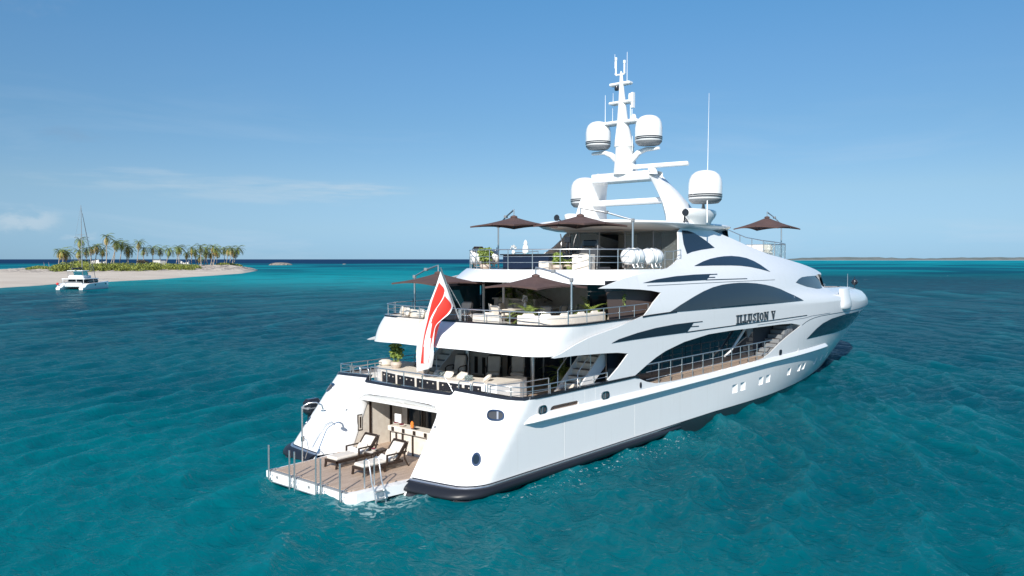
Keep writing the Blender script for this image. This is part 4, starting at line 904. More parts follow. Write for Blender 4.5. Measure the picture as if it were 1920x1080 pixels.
# ------------------------------------------------ sun loungers on the swim platform
def lounger():
    P=empty('sun_lounger'); L=1.95
    fr=MB().rbox(0,-.36,.2,L-.15,-.30,.30,.015).rbox(0,.30,.2,L-.15,.36,.30,.015).rbox(0,-.36,.2,.07,.36,.30,.015).rbox(L-.22,-.36,.2,L-.15,.36,.3,.015).build('frame',M_WOOD,P)
    for x,y in ((.06,-.32),(.06,.32),(.95,-.32),(.95,.32)):
        MB().hull([(x-.035+(-.05 if x<.5 else 0),y-.03,0),(x+.03+(-.05 if x<.5 else 0),y-.03,0),(x+.03+(-.05 if x<.5 else 0),y+.03,0),(x-.035+(-.05 if x<.5 else 0),y+.03,0)],[(x-.04,y-.03,.25),(x+.04,y-.03,.25),(x+.04,y+.03,.25),(x-.04,y+.03,.25)]).build('leg',M_WOOD,P,smooth=False)
    for y in(-.33,.33): MB().tube([(L+.12,y,0),(L-.05,y,.3),(L-.08,y,.45),(L+.1,y,.92)],[.03,.04,.035,.03],6).build('leg',M_WOOD,P,60)
    for y in(-.36,.36):
        MB().rbox(1.0,y-.035,.55,L+.0,y+.035,.60,.012).rbox(1.0,y-.035,.26,1.06,y+.035,.58,.012).build('armrest',M_WOOD,P)
    MB().rbox(.03,-.30,.28,1.42,.30,.42,.05).build('seat_cushion',M_CREAM,P)
    b=MB().rbox(0,-.30,0,.12,.30,.72,.05); X=Matrix.Translation((1.42,0,.36))@Matrix.Rotation(R(40),4,'Y'); b.xf(X); bk=b.build('backrest',M_CREAM,P)
    f=MB().rbox(.13,-.33,-.02,.17,.33,.80,.015).rbox(.0,-.345,.74,.16,.345,.80,.015).rbox(.0,-.36,.0,.15,-.31,.78,.015).rbox(.0,.31,.0,.15,.36,.78,.015); f.xf(X); f.build('back_frame',M_WOOD,P)
    p=MB().rbox(-.12,-.24,.06,-.0,.24,.32,.05); p.xf(X); p.build('pillow',M_CREAM,P)
    t=MB(); rows=[]
    for i,x in enumerate((1.02,1.1,1.2,1.32,1.42)): rows.append([(x,-.3+k*.075,.435+.02*math.sin(k*1.3+i)+(.05 if i==3 else 0)) for k in range(9)])
    t.slab(rows,.03); t.build('towel',M_TOWEL,P)
    return P
pr=lounger(); used=[]
place(pr,used,(-2.72,.65,.366),R(1),'dark wood sun lounger with cream cushions on the platform, the one nearer the port side','sun lounger','sun loungers on the swim platform')
place(pr,used,(-2.72,-.92,.366),R(-1),'dark wood sun lounger with cream cushions on the platform, beside the swim ladder','sun lounger','sun loungers on the swim platform')
T=empty('side_table',(-1.35,-.12,.366),0,'small dark side table holding fruit between the two sun loungers','side table')
MB().rbox(-.3,-.22,.42,.3,.22,.47,.012).build('table_top',M_WOOD,T); MB().rbox(-.22,-.15,.475,.1,.15,.485,.005).build('tray',M_CREAM,T)
for x in(-.25,.25):
    for y in(-.18,.18): MB().tube([(x,y,0),(x,y,.43)],.025,6).build('leg',M_WOOD,T)
def bowl(loc,label,r=.09,m=M_BERRY):
    B=empty('fruit_bowl',loc,0,label,'fruit bowl'); MB().lathe([(.3*r,0),(.9*r,.03),(r*1.1,.07),(r,.07),(.6*r,.04)],(0,0,0),14).build('bowl',M_CREAM,B)
    f=MB(); g=random.Random(3)
    for k in range(9): f.lathe([(.0,-.025),(.022,-.01),(.025,.01),(.0,.03)],(g.uniform(-.6,.6)*r,g.uniform(-.6,.6)*r,.075+.02*g.random()),7)
    f.build('fruit',m,B); return B
bowl((-1.3,-.1,.855),'bowl of red fruit on the side table between the loungers')
bowl((.62,.78,1.425),'bowl of dark red fruit on the left end of the stern bar',.14); bowl((.5,.35,1.425),'bowl of dark red fruit below the white card on the stern bar',.13)
c=MB().rbox(.6,.55,1.5,.66,.92,1.85,.02).build('display_card',M_TOWEL,None); tag(c,'white square card standing on the stern bar','card')
c=MB().lathe([(.05,0),(.07,.02),(.07,.18),(.04,.22),(.04,.25)],(.6,-.12,1.425),14).build('drink_jar',M_ORANGE,None); tag(c,'amber glass jar on the stern bar beside the black tray','jar')
c=MB().rbox(.4,-.55,1.425,.62,-.25,1.445,.01).build('serving_tray',M_CAP,None); tag(c,'flat black tray lying on the stern bar','tray')
# ------------------------------------------------ chairs
def armchair(mf,mc,back=.55):
    P=empty('deck_chair')
    MB().rbox(-.26,-.26,.36,.26,.26,.48,.04).build('seat',mc,P)
    b=MB().rbox(-.04,-.25,0,.05,.25,back,.04); X=Matrix.Translation((-.25,0,.44))@Matrix.Rotation(R(-12),4,'Y'); b.xf(X); b.build('backrest',mc,P)
    f=MB().tube([(-.07,-.28,-.05),(-.07,-.28,back*.9),(-.07,-.2,back+.03),(-.07,.2,back+.03),(-.07,.28,back*.9),(-.07,.28,-.05)],.025,7); f.xf(X); f.build('back_frame',mf,P)
    for y in(-.3,.3): MB().tube([(-.28,y,.66),(.1,y,.66),(.26,y,.6),(.26,y,0)],.024,7).build('armrest',mf,P)
    for y in(-.3,.3): MB().tube([(-.3,y,.66),(-.28,y,.3),(-.36,y,0)],.024,7).build('leg',mf,P)
    return P
pr=armchair(M_WOOD,M_CREAM,.6); used=[]
for x,y,rz,lb in ((5.1,1.9,190,'cream armchair with black frame on the main deck, leftmost of three behind the lounge'),(5.9,.35,215,'cream armchair with black frame on the main deck, middle of three behind the lounge'),(6.5,-.55,215,'cream armchair with black frame on the main deck, rightmost of three beside the steel column')):
    place(pr,used,(x,y,2.42),R(rz),lb,'armchair','cream armchairs on the aft main deck',(1.15,1.15,1.2))
pr=armchair(M_GREY,M_BEIGE,.5); used=[]
CH=[(7.2,1.2,80,'beige dining chair on the upper deck nearest the stern, left side of the table'),(8.0,1.3,80,'beige dining chair on the upper deck, second along the port side of the table'),(9.0,1.3,80,'beige dining chair on the upper deck, farthest along the port side of the table'),(7.4,-1.3,-80,'beige dining chair on the upper deck nearest the parasol pole'),(8.3,-1.4,-85,'beige dining chair on the upper deck, second along the starboard side of the table'),(9.2,-1.4,-85,'beige dining chair on the upper deck, farthest along the starboard side of the table'),(6.2,.2,0,'beige dining chair at the stern end of the upper deck table'),(7.0,3.2,200,'beige armchair on the upper deck behind the flag staff')]
for x,y,rz,lb in CH: place(pr,used,(x,y,4.99),R(rz) if abs(rz)>5 or rz==0 else 0,lb,'chair','beige chairs on the upper deck')
for o in [o for o in COL.objects if o.get('group')=='beige chairs on the upper deck']:
    x,y=o.location.x,o.location.y
    o.rotation_euler.z=math.atan2(0-y,8.3-x) if abs(y)>1 and y<3 else (0 if y<3 else R(200))
T=empty('dining_table',(8.3,0,4.99),0,'long dining table laid with white plates on the upper deck','table')
MB().rbox(-1.5,-.65,.68,1.5,.65,.74,.03).build('table_top',M_BEIGE,T)
for x in(-.9,.9): MB().rbox(x-.12,-.3,0,x+.12,.3,.68,.03).build('leg',M_WOOD,T)
ds=MB(); 
for x in(-1.1,-.35,.4,1.15):
    for y in(-.45,.45): ds.lathe([(.05,0),(.14,.015),(.14,.02)],(x,y,.745),12)
tag(ds.build('dinner_plates',M_TOWEL,T,60),kind='stuff')
def vase(loc,h,label,rg,flower=M_TOWEL):
    V=empty('flower_vase',loc,0,label,'vase'); MB().lathe([(.06,0),(.09,h*.15),(.07,h*.35),(.05,h*.42),(.06,h*.45)],(0,0,0),14).build('vase',M_TOWEL,V)
    f=MB(); leaf_clump(f,(0,0,h*.55),.14,.14,h*.45,90,.04,rg); f.build('flowers',flower,V,smooth=False)
# ------------------------------------------------ potted plants
def fronds(n,L,rg,droop=14,w=.07,up=75,spread=120):
    mb=MB()
    for a in range(n):
        th=a*2.4+rg.rand(); e=R(up-spread*(a/n)*rg.uniform(.6,1)); hd=Vector((math.cos(th),math.sin(th),0)); p=Vector((0,0,0)); l=L*rg.uniform(.7,1.1); sd_=hd.cross(Vector((0,0,1)))
        for s in range(7):
            q=p+(hd*math.cos(e)+Vector((0,0,math.sin(e))))*(l/7); e-=R(droop); k=w*math.sin(math.pi*(s+.6)/7.4)+.01
            for sg in(-1,1):
                for h_ in(0,.5):
                    a0=p.lerp(q,h_); a1=p.lerp(q,h_+.35); mb.add([a0,a1,a1+sd_*sg*k*2.4+(q-p)*.8-Vector((0,0,k*.5))],[(0,1,2)])
            mb.add([p-sd_*.006,p+sd_*.006,q],[(0,1,2)]); p=q
    return mb
def potted(loc,kind,s,label,group,seed,pot=(.28,.45)):
    rg=np.random.RandomState(seed); P=empty('potted_plant',loc,0,label,'potted plant',group); r,h=pot
    MB().lathe([(r*.55,0),(r*.85,h*.25),(r,h*.6),(r*.88,h*.92),(r*.92,h),(r*.8,h),(r*.75,h*.85),(.01,h*.85)],(0,0,0),20).build('pot',M_POT,P)
    if kind=='palm': f=fronds(26,s,rg)
    else:
        f=MB()
        for k in range(11):
            th=k*2.4; b=Vector((math.cos(th)*r*.5,math.sin(th)*r*.5,0)); t=Vector((math.cos(th)*s*.45*rg.rand(),math.sin(th)*s*.45*rg.rand(),s*rg.uniform(.6,1.0))); f.tube([b,b.lerp(t,.5)+Vector((0,0,.05)),t],.012,4)
            for q in (.4,.6,.8,1): leaf_clump(f,b.lerp(t,q),.11,.11,.09,14,.07,rg)
    f.xf(Matrix.Translation((0,0,h*.85))); f.build('foliage',M_LEAF,P,smooth=False); return P
G1='potted shrubs on the cream lounge ledge'; G2='potted plants on the upper deck'; G3='potted plants on the sun deck'
potted((2.8,3.3,3.22),'shrub',.75,'leafy shrub in a pale pot on the lounge ledge, left of the flag',G1,1,(.25,.3))
potted((2.25,.95,3.22),'shrub',.75,'leafy shrub in a pale pot on the lounge ledge, right of the flag',G1,2,(.25,.3))
potted((4.6,-2.75,5.25),'palm',1.25,'low spreading palm in a pot between the two cream sofas on the upper deck',G2,3)
potted((8.0,-3.35,5.15),'palm',1.5,'arching palm beside the parasol pole on the upper deck',G2,4)
potted((8.5,-4.35,4.99),'shrub',1.2,'bright green shrub in a big stone urn next to the brown screen',G2,5,(.36,.62))
potted((10.6,3.4,6.02),'palm',.95,'palm standing on the left end of the upper deck drinks bar',G2,6,(.15,.25))
potted((10.5,1.9,6.02),'palm',.95,'palm standing on the right end of the upper deck drinks bar',G2,7,(.15,.25))
potted((8.2,2.9,7.46),'shrub',.8,'green shrub beside the left life rafts on the sun deck',G3,8,(.28,.3))
potted((8.9,-1.55,7.46),'palm',.7,'small palm right of the black spa tub on the sun deck',G3,9,(.25,.3))
potted((7.6,-.95-1.0,7.46),'shrub',.5,'small shrub in a cream cube pot behind the sun deck railing',G3,10,(.25,.3))
potted((27.9,-1.6,7.9),'palm',1.0,'potted palm behind the forward glass windbreak',G3,12,(.25,.35))
potted((7.6,-2.3,2.42),'palm',1.3,'dark green palm in a pot in front of the main deck saloon doors','potted palms',13,(.3,.5))
vase((8.0,.25,5.73),.6,'white orchid vase in the middle of the dining table',np.random.RandomState(4))
# cushions on lounge ledge
def cushion(loc,rz,label,s=.42,tilt=25,m=M_CREAM):
    o=MB().rbox(-.09,-s/2,0,.09,s/2,s*.8,.08).build('cushion',m,None,50); o.location=loc; o.rotation_euler=(0,R(tilt),rz); tag(o,label,'cushion','loose cream cushions on the lounge ledge'); return o
cushion((2.35,.35,3.22),0,'cream cushion lying right of the second potted shrub',.42,55); cushion((2.3,-.35,3.22),.2,'cream cushion in the middle of the lounge ledge',.42,50)
cushion((2.35,-.95,3.22),-.3,'long cream cushion left of the glass candle holders',.5,55); cushion((2.6,-2.1,3.22),-1.0,'cream cushion at the starboard end of the lounge ledge',.45,50)
o=MB().lathe([(.2,0),(.3,.08),(.3,.2),(.18,.27),(.01,.28)],(3.1,4.35,3.22),16).build('round_cushion',M_CREAM,None); tag(o,'round striped pouf cushion at the port end of the lounge ledge','cushion')
for (x,y,lb) in ((2.35,.0,'glass candle cluster beside the second potted shrub'),(2.3,-1.55,'glass candle cluster near the starboard end of the lounge ledge')):
    c=MB()
    for k in range(7): c.lathe([(.05,0),(.06,.2),(.055,.2),(.045,.02)],(.12*math.cos(k*.9),.12*math.sin(k*.9),0),8)
    o=c.build('candle_cluster',M_CLEAR,None); o.location=(x,y,3.22); tag(o,lb,'candles','glass candle clusters')
# coffee table behind the lounge
T=empty('coffee_table',(5.0,.1,2.42),0,'low dark coffee table behind the curved lounge on the main deck','coffee table'); MB().rbox(-.4,-.6,.35,.4,.6,.42,.02).build('table_top',M_WOOD,T); MB().rbox(-.2,-.3,0,.2,.3,.35,.02).build('base',M_WOOD,T)
# ------------------------------------------------ upper deck sofas
def sofa(name,pts,label,w=.8):
    P=empty('sofa',(0,0,4.99),0,label,'sofa','cream sofas along the upper deck rail')
    pts=[Vector((x,y,0)) for x,y in pts]; nr=[]
    for i,p in enumerate(pts):
        a=pts[max(0,i-1)]; b=pts[min(len(pts)-1,i+1)]; d=(b-a).normalized(); nr.append(Vector((d.y,-d.x,0)))
    def strip(o0,o1,z0,z1):
        rows=[]
        for p,n in zip(pts,nr):
            a=p+n*o0; b=p+n*o1; c=.04; rows.append([a+Vector((0,0,z0)),a+Vector((0,0,z1-c)),a.lerp(b,c/abs(o1-o0))+Vector((0,0,z1)),b.lerp(a,c/abs(o1-o0))+Vector((0,0,z1)),b+Vector((0,0,z1-c)),b+Vector((0,0,z0))])
        m=MB().grid(rows,close=True); k=6; m.add(rows[0],[tuple(range(k))]); m.add(rows[-1],[tuple(range(k))[::-1]]); return m
    strip(0,w,.0,.30).build('base',M_WHITE if False else M_CREAM,P); strip(.18,w,.30,.48).build('seat_cushion',M_CREAM,P); strip(.0,.18,.28,.80).build('backrest',M_CREAM,P)
    L=0
    for i in range(len(pts)-1):
        seg=(pts[i+1]-pts[i]).length; n=max(1,int(seg/.8))
        for k in range(n):
            p=pts[i].lerp(pts[i+1],(k+.5)/n)+nr[i]*.3; c=MB().rbox(-.08,-.26,0,.08,.26,.38,.07); c.xf(Matrix.Translation((p.x,p.y,.50))@Matrix.Rotation(math.atan2(nr[i].y,nr[i].x),4,'Z')@Matrix.Rotation(R(-15),4,'Y')); c.build('cushion',M_CREAM,P)
sofa('a',[(3.3,1.4),(3.45,2.6),(3.8,3.6),(4.4,4.35)][::-1],'cream sofa at the port aft corner of the upper deck, left of the flag')
sofa('b',[(3.12,-1.0),(3.22,-2.35)][::-1],'short cream sofa just right of the flag staff on the upper deck')
sofa('c',[(7.6,-4.45),(5.6,-4.5),(4.45,-4.35),(3.85,-3.85),(3.55,-3.0)],'long curved cream sofa round the starboard aft corner of the upper deck')
# ------------------------------------------------ sun deck things
S=empty('spa_tub',(8.7,.1,7.46),0,'black sided spa tub behind the sun deck railing','spa tub')
MB().rbox(-.9,-1.35,0,.9,1.35,.72,.03).build('shell',mat('navy_panel',(.012,.02,.045),.2),S); MB().rbox(-1.0,-1.45,.72,1.0,1.45,.78,.02).build('rim',M_CAP,S); MB().rbox(-.7,-1.1,.785,.7,1.1,.79,.002).build('spa_water',M_WATERIN,S)
vase((8.0,.95,8.24),.42,'white flower vase on the rim of the spa tub',np.random.RandomState(6))
o=MB().lathe([(.1,0),(.15,.07),(.15,.24),(.12,.36),(.08,.43),(.1,.47),(.08,.55),(.04,.63),(.0,.66)],(8.1,.3,8.24),16).build('white_statuette',M_TOWEL,None); tag(o,'tall white carved ornament on the rim of the spa tub','ornament')
for i,(x,y,lb) in enumerate(((8.2,-2.9,'cream cabinet beside the right hand life rafts on the sun deck'),(7.4,-1.45,'cream box stool below the parasol on the sun deck'))):
    s_=(.35,.4,.75) if i==0 else (.25,.25,.45); B=empty('deck_cabinet',(x,y,7.46),R(10),lb,'cabinet'); MB().rbox(-s_[0],-s_[1],0,s_[0],s_[1],s_[2],.02).build('cabinet_body',M_CREAM,B); MB().box(-s_[0]-.01,-.1,s_[2]*.8,-s_[0],.1,s_[2]*.84).build('handle',M_GREY,B,smooth=False)
    if i==0: MB().lathe([(.18,.76),(.2,.8),(.02,.86)],(0,0,0),14).build('lid',M_STEEL,B)
# gym machines
def machine(loc,rz,label,kind):
    P=empty('gym_machine',loc,rz,label,'exercise machine','black exercise machines on the sun deck')
    if kind=='tread':
        MB().rbox(-.9,-.38,.0,.9,.38,.18,.03).build('running_bed',M_DKGREY,P); MB().rbox(.55,-.40,.15,.75,.40,1.0,.04).build('front_panel',M_DKGREY,P)
        for y in(-.4,.4): MB().tube([(.7,y,.1),(.6,y,1.15),(-.1,y,1.0)],.03,7).build('handrail',M_GREY,P)
        MB().rbox(.45,-.35,1.1,.6,.35,1.4,.04).build('console',M_CAP,P)
    elif kind=='ellip':
        MB().rbox(-.8,-.3,0,.8,.3,.1,.03).rbox(.3,-.15,.1,.7,.15,.6,.05).build('base',M_DKGREY,P); MB().tube([(.45,0,.5),(.35,0,1.4)],.05,8).rbox(.25,-.15,1.35,.4,.15,1.65,.03).build('console',M_CAP,P)
        for y in(-.3,.3): MB().tube([(.3,y,.3),(.45,y,1.0),(.25,y*1.1,1.5),(.15,y*1.4,1.8)],.028,7).build('handle',M_CAP,P)
        for y in(-.2,.2): MB().tube([(.5,y,.3),(-.7,y,.25)],.03,7).rbox(-.6,y-.08,.27,-.2,y+.08,.31,.01).build('pedal',M_CAP,P)
    else:
        MB().rbox(-.5,-.25,0,.5,.25,.08,.02).tube([(.0,0,.05),(.15,0,.8)],.05,8).tube([(-.3,0,.1),(-.15,0,.85)],.04,8).lathe([(.25,-.02),(.25,.02)],(.25,0,.35),18,rot=Matrix.Rotation(R(90),3,'X')).build('frame',M_CAP,P); MB().rbox(-.3,-.12,.85,-.02,.12,.92,.03).build('saddle',M_CAP,P); MB().tube([(.15,0,.8),(.2,0,1.05),(.3,-.2,1.1)],.025,6).tube([(.2,0,1.05),(.3,.2,1.1)],.025,6).build('handlebar',M_CAP,P)
machine((11.8,.5,7.46),R(200),'black elliptical trainer left of the open sun deck doorway','ellip'); machine((9.6,-2.55,7.46),R(190),'black treadmill in front of the sun deck glass wall','tread'); machine((9.4,1.2-2.5,7.46),R(160),'black exercise bike behind the sun deck railing','bike')
# forward sun pad
P=empty('sun_pad',(29.5,-1.4,7.95),0,'cream cushioned seat behind the forward glass windbreak','seat'); MB().rbox(-.8,-1.0,0,.9,1.0,.55,.08).build('seat_cushion',M_CREAM,P); MB().rbox(.3,-1.0,.55,.9,1.0,1.0,.1).build('backrest',M_CREAM,P); MB().rbox(-.5,-.9,.55,-.1,-.5,.75,.08).build('cushion',M_TOWEL,P)
# lounge chairs near left life rafts
pr=armchair(M_WOOD,M_DKGREY,.7); used=[]
place(pr,used,(8.6,3.6,7.46),R(30),'charcoal chair next to the left life rafts on the sun deck','chair')
# ------------------------------------------------ flag
def flag():
    U0=[(1.80,-.50,7.52),(1.74,-.30,6.83),(1.70,-.14,6.29),(1.64,.04,5.7),(1.57,.22,5.18),(1.52,.34,4.75),(1.48,.42,4.32),(1.47,.46,3.48)]
    U1=[(2.42,-.60,6.12),(2.16,-.74,5.85),(1.84,-.70,5.6),(1.62,-.60,5.37),(1.52,-.58,5.01),(1.47,-.54,4.56),(1.45,-.52,4.19),(1.45,-.34,3.72)]
    def rs(p,n):
        p=smooth_loop(p,4,False); L=[0]
        for a,b in zip(p,p[1:]): L.append(L[-1]+(Vector(b)-Vector(a)).length)
        out=[]
        for i in range(n):
            t=L[-1]*i/(n-1)
            for k in range(len(L)-1):
                if t<=L[k+1]+1e-9: out.append(Vector(p[k]).lerp(Vector(p[k+1]),(t-L[k])/(L[k+1]-L[k]+1e-9))); break
        return out
    nv,nu=110,56; A=rs(U0,nv); B=rs(U1,nv); V=[];F=[];Mi=[]
    for i in range(nv):
        v=i/(nv-1)
        for j in range(nu):
            u=j/(nu-1); p=A[i].lerp(B[i],u); amp=.20*min(1,v*3.5)*(1-.25*v)
            ph=u*2*math.pi*2.1+v*2.6; w_=math.sin(ph)
            p=p+Vector((-1,0,0))*amp*w_+Vector((0,1,0))*amp*.42*math.sin(ph*1.0+1.2)*math.sin(math.pi*u)
            V.append(p)
    def col(u,v):
        bu,bv=.11,.07; c=.50+.10*(v-.5)
        if u<bu or u>1-bu or v<bv or v>1-bv or abs(u-c)<.06: return 1
        x=(u-.30)*1.0; y=(v-.46)*1.9; m=max(abs(x),abs(y)); n=min(abs(x),abs(y))
        if m<.10 and n<m*.55 and not (m>.07 and n<(m-.07)*1.1): return 1
        return 0
    for i in range(nv-1):
        for j in range(nu-1):
            F.append((i*nu+j,(i+1)*nu+j,(i+1)*nu+j+1,i*nu+j+1)); Mi.append(1 if col((j+.5)/(nu-1),(i+.5)/(nv-1)) else 0)
    mb=MB(); mb.v=[tuple(v) for v in V]; mb.f=F; mb.m=Mi
    o=mb.build('flag',[M_RED,M_FLAGW],None,180); tag(o,'red flag with white border and small white cross hanging from the stern staff','flag')
flag()
# ------------------------------------------------ tender lying along the port side
T=empty('tender_boat',(2.15,6.45,-.12),R(2),'black inflatable tender with outboard lying along the far side of the stern','tender')
for sg in(-1,1): MB().tube([(-1.2,sg*.75,.35),(1.5,sg*.8,.38),(3.6,sg*.6,.5),(4.4,0,.62)],[.22,.25,.24,.2],12).build('inflatable_tube',M_BLACK,T)
MB().hull([(-1.1,-.6,.3),(3.8,-.3,.4),(3.8,.3,.4),(-1.1,.6,.3)],[(-1.1,-.3,-.2),(3.6,-.05,-.1),(3.6,.05,-.1),(-1.1,.3,-.2)]).build('hull',M_GREY,T,smooth=False)
ob=MB().rbox(-1.95,-.25,1.25,-1.15,.25,1.95,.14).rbox(-1.75,-.12,.0,-1.4,.12,1.3,.05).build('outboard_motor',M_CAP,T)
MB().rbox(-1.97,-.26,1.5,-1.5,.26,1.62,.04).build('cowl_band',M_GREY,ob)
MB().rbox(.4,-.3,.4,1.2,.3,1.1,.08).build('console',M_WHITE,T)
# ------------------------------------------------ sea: one displaced sheet out to the horizon
def build_water():
    cx,cy=-20.4,-23.03; a0=math.degrees(AZ)
    fine=np.linspace(a0-42,a0+42,1500); 
    rest=np.linspace(a0+42,a0+360-42,160)[1:-1]
    ang=np.radians(np.concatenate([fine,rest])); na=len(ang)
    r=[.0,4,8,11,13]; 
    while r[-1]<60000:
        q=r[-1]; r.append(q+max(.09,min(q*q/(8*795)*.52,q*.09)))
    r=np.array(r[1:]); nr=len(r)
    Rg,Ag=np.meshgrid(r,ang,indexing='ij'); X=cx+Rg*np.cos(Ag); Y=cy+Rg*np.sin(Ag); Z=np.zeros_like(X); DX=np.zeros_like(X); DY=np.zeros_like(X)
    rs=np.random.RandomState(3); wd=math.radians(40.28-100)      # wind drives the waves across the view, slightly towards the camera
    wx=X+1.3*np.sin(X*.11+Y*.07+1)+.9*np.sin(Y*.17-X*.05); wy=Y+1.2*np.sin(Y*.12-X*.08+2)+.8*np.sin(X*.19+Y*.03)
    for i in range(140):
        lam=.33*(4.6/.33)**(rs.rand()**1.2) if i<115 else 5*(18/5)**rs.rand(); k=2*math.pi/lam; th=wd+rs.normal(0,.42); am=(.0062*lam**.88 if i<115 else .0036*lam**.95)*(.5+rs.rand()); ph=rs.rand()*6.28
        fade=np.clip(1.7-Rg*Rg/(8*795)*1.7/lam,0,1)
        if i>=115: fade=fade*np.clip((Rg-60)/80,0,1)
        p=k*(wx*math.cos(th)+wy*math.sin(th))+ph
        Z+=am*fade*np.cos(p); DX-=.95*am*fade*math.cos(th)*np.sin(p); DY-=.95*am*fade*math.sin(th)*np.sin(p)
    env=.75+.35*np.sin(X*.05+Y*.031+.5)*np.sin(Y*.043-X*.022+2)
    # the lee of the hull is calmer
    Z*=env; Z+=.02
    V=np.stack([X+DX*env,Y+DY*env,Z],-1).reshape(-1,3)
    i=np.arange(nr-1)[:,None]; j=np.arange(na)[None,:]; jn=(j+1)%na
    F=np.stack([i*na+j,(i+1)*na+j,(i+1)*na+jn,i*na+jn],-1).reshape(-1,4)
    me=bpy.data.meshes.new('sea'); me.vertices.add(len(V)); me.vertices.foreach_set('co',V.astype(np.float32).ravel())
    me.loops.add(F.size); me.loops.foreach_set('vertex_index',F.astype(np.int32).ravel()); me.polygons.add(len(F))
    me.polygons.foreach_set('loop_start',(np.arange(len(F))*4).astype(np.int32)); me.polygons.foreach_set('loop_total',np.full(len(F),4,np.int32))
    me.polygons.foreach_set('use_smooth',np.ones(len(F),bool)); me.update(); me.validate()
    o=bpy.data.objects.new('sea',me); COL.objects.link(o); tag(o,'teal and turquoise tropical sea with small wind ripples',None,None,'structure')
    m=bpy.data.materials.new('sea_water'); m.use_nodes=True; n=m.node_tree; p=n.nodes['Principled BSDF']; me.materials.append(m)
    N=n.nodes.new; Lk=n.links.new
    t=N('ShaderNodeTexCoord')
    def noise(sc,scale=(1,1,1),det=3,rot=0,dist=0,rough=.5):
        mp=N('ShaderNodeMapping'); mp.inputs['Scale'].default_value=scale; mp.inputs['Rotation'].default_value=(0,0,rot); z=N('ShaderNodeTexNoise'); z.inputs['Scale'].default_value=sc; z.inputs['Detail'].default_value=det; z.inputs['Distortion'].default_value=dist; z.inputs['Roughness'].default_value=rough
        Lk(t.outputs['Object'],mp.inputs[0]); Lk(mp.outputs[0],z.inputs['Vector']); return z.outputs['Fac']
    def mr(v,a,b,c=0,d=1,smooth=True):
        q=N('ShaderNodeMapRange'); q.inputs['From Min'].default_value=a; q.inputs['From Max'].default_value=b; q.inputs['To Min'].default_value=c; q.inputs['To Max'].default_value=d
        if smooth: q.interpolation_type='SMOOTHSTEP'
        Lk(v,q.inputs['Value']); return q.outputs['Result']
    def mix(f,a,b):
        q=N('ShaderNodeMix'); q.data_type='RGBA'
        for k,v in (('A',a),('B',b)):
            if isinstance(v,tuple): q.inputs[k].default_value=(*v,1)
            else: Lk(v,q.inputs[k])
        if isinstance(f,float): q.inputs['Factor'].default_value=f
        else: Lk(f,q.inputs['Factor'])
        return q.outputs['Result']
    def math_(op,a,b=None):
        q=N('ShaderNodeMath'); q.operation=op
        for k,v in enumerate((a,b)):
            if v is None: continue
            if isinstance(v,(int,float)): q.inputs[k].default_value=v
            else: Lk(v,q.inputs[k])
        return q.outputs[0]
    s=N('ShaderNodeSeparateXYZ'); Lk(t.outputs['Object'],s.inputs[0])
    # sea floor depth bands: u runs away from the anchorage towards the open ocean
    c,sn=math.cos(AZ),math.sin(AZ)
    u=math_('ADD',math_('MULTIPLY',s.outputs['X'],c),math_('MULTIPLY',s.outputs['Y'],sn))      # along view
    v=math_('ADD',math_('MULTIPLY',s.outputs['X'],sn),math_('MULTIPLY',s.outputs['Y'],-c))     # to the right
    big=noise(.012,(1,1,1),4,0,.3); mid=noise(.05,(1,1,1),4,0,.6); pat=noise(.006,(1,1,1),5,AZ,.5)
    shallow=(.0,.150,.170); teal=(.0,.095,.120); deep=(.0,.045,.072); navy=(.002,.030,.085)
    near=mix(mr(mid,.42,.62,0,.6),teal,deep)
    near=mix(mr(math_('ADD',u,math_('MULTIPLY',math_('SUBTRACT',big,.5),90)),-28,22,1,0),near,shallow) 
    # right-hand side greener near the ship
    col=mix(mr(math_('ADD',u,math_('MULTIPLY',math_('SUBTRACT',big,.5),120)),10,110),near,mix(mr(pat,.40,.62),deep,teal))
    facet_tone=mr(u,15,110,.12,.62)  # light and dark wave-facet streaks, painted into the water colour below
    col=mix(math_('MULTIPLY',facet_tone,mr(noise(.34,(1,.55,1),5,-wd,1.2,.7),.46,.66)),col,(.0,.125,.16))
    col=mix(math_('MULTIPLY',facet_tone,mr(noise(.22,(1,.5,1),6,-wd,1.0,.75),.47,.66)),col,(.0,.035,.06))
    # turquoise shallows round the cay
    isl=math_('ADD',u,math_('MULTIPLY',math_('SUBTRACT',pat,.5),160))
    band=math_('MULTIPLY',mr(isl,110,300),mr(isl,520,640,1,0)); left=mr(math_('ADD',math_('MULTIPLY',v,-1),math_('MULTIPLY',u,.12)),-10,60)
    col=mix(math_('MULTIPLY',band,math_('MULTIPLY',left,mr(mid,.70,.45,.55,1))),col,(.0,.27,.30))
    far=mix(mr(pat,.42,.56),(.0,.085,.135),(.0,.20,.24)); col=mix(mr(u,240,620),col,far)
    right=mr(v,-100,700)
    col=mix(math_('MULTIPLY',mr(u,900,1800),1.0),col,mix(right,navy,mix(mr(pat,.40,.54),(.0,.12,.18),(.0,.29,.34))))
    zz_=s.outputs['Z']; col=mix(mr(zz_,.05,.20,0,.26),col,(.01,.20,.235)); col=mix(mr(zz_,-.14,.0,.32,0),col,(.0,.055,.08))  # bright crests and dark troughs painted into the colour by wave height
    # scraps of foam along the hull and round the boarding ladder
    fx=math_('MULTIPLY',mr(s.outputs['X'],-1.5,0),mr(s.outputs['X'],9,17,1,0)); fy=math_('MULTIPLY',mr(s.outputs['Y'],-7.2,-6.2),mr(s.outputs['Y'],-5.7,-5.2,1,0))
    fm=math_('MULTIPLY',math_('MULTIPLY',fx,fy),mr(noise(5,(1,1,1),5,0,1.0,.7),.60,.70)); col=mix(fm,col,(.7,.76,.76))
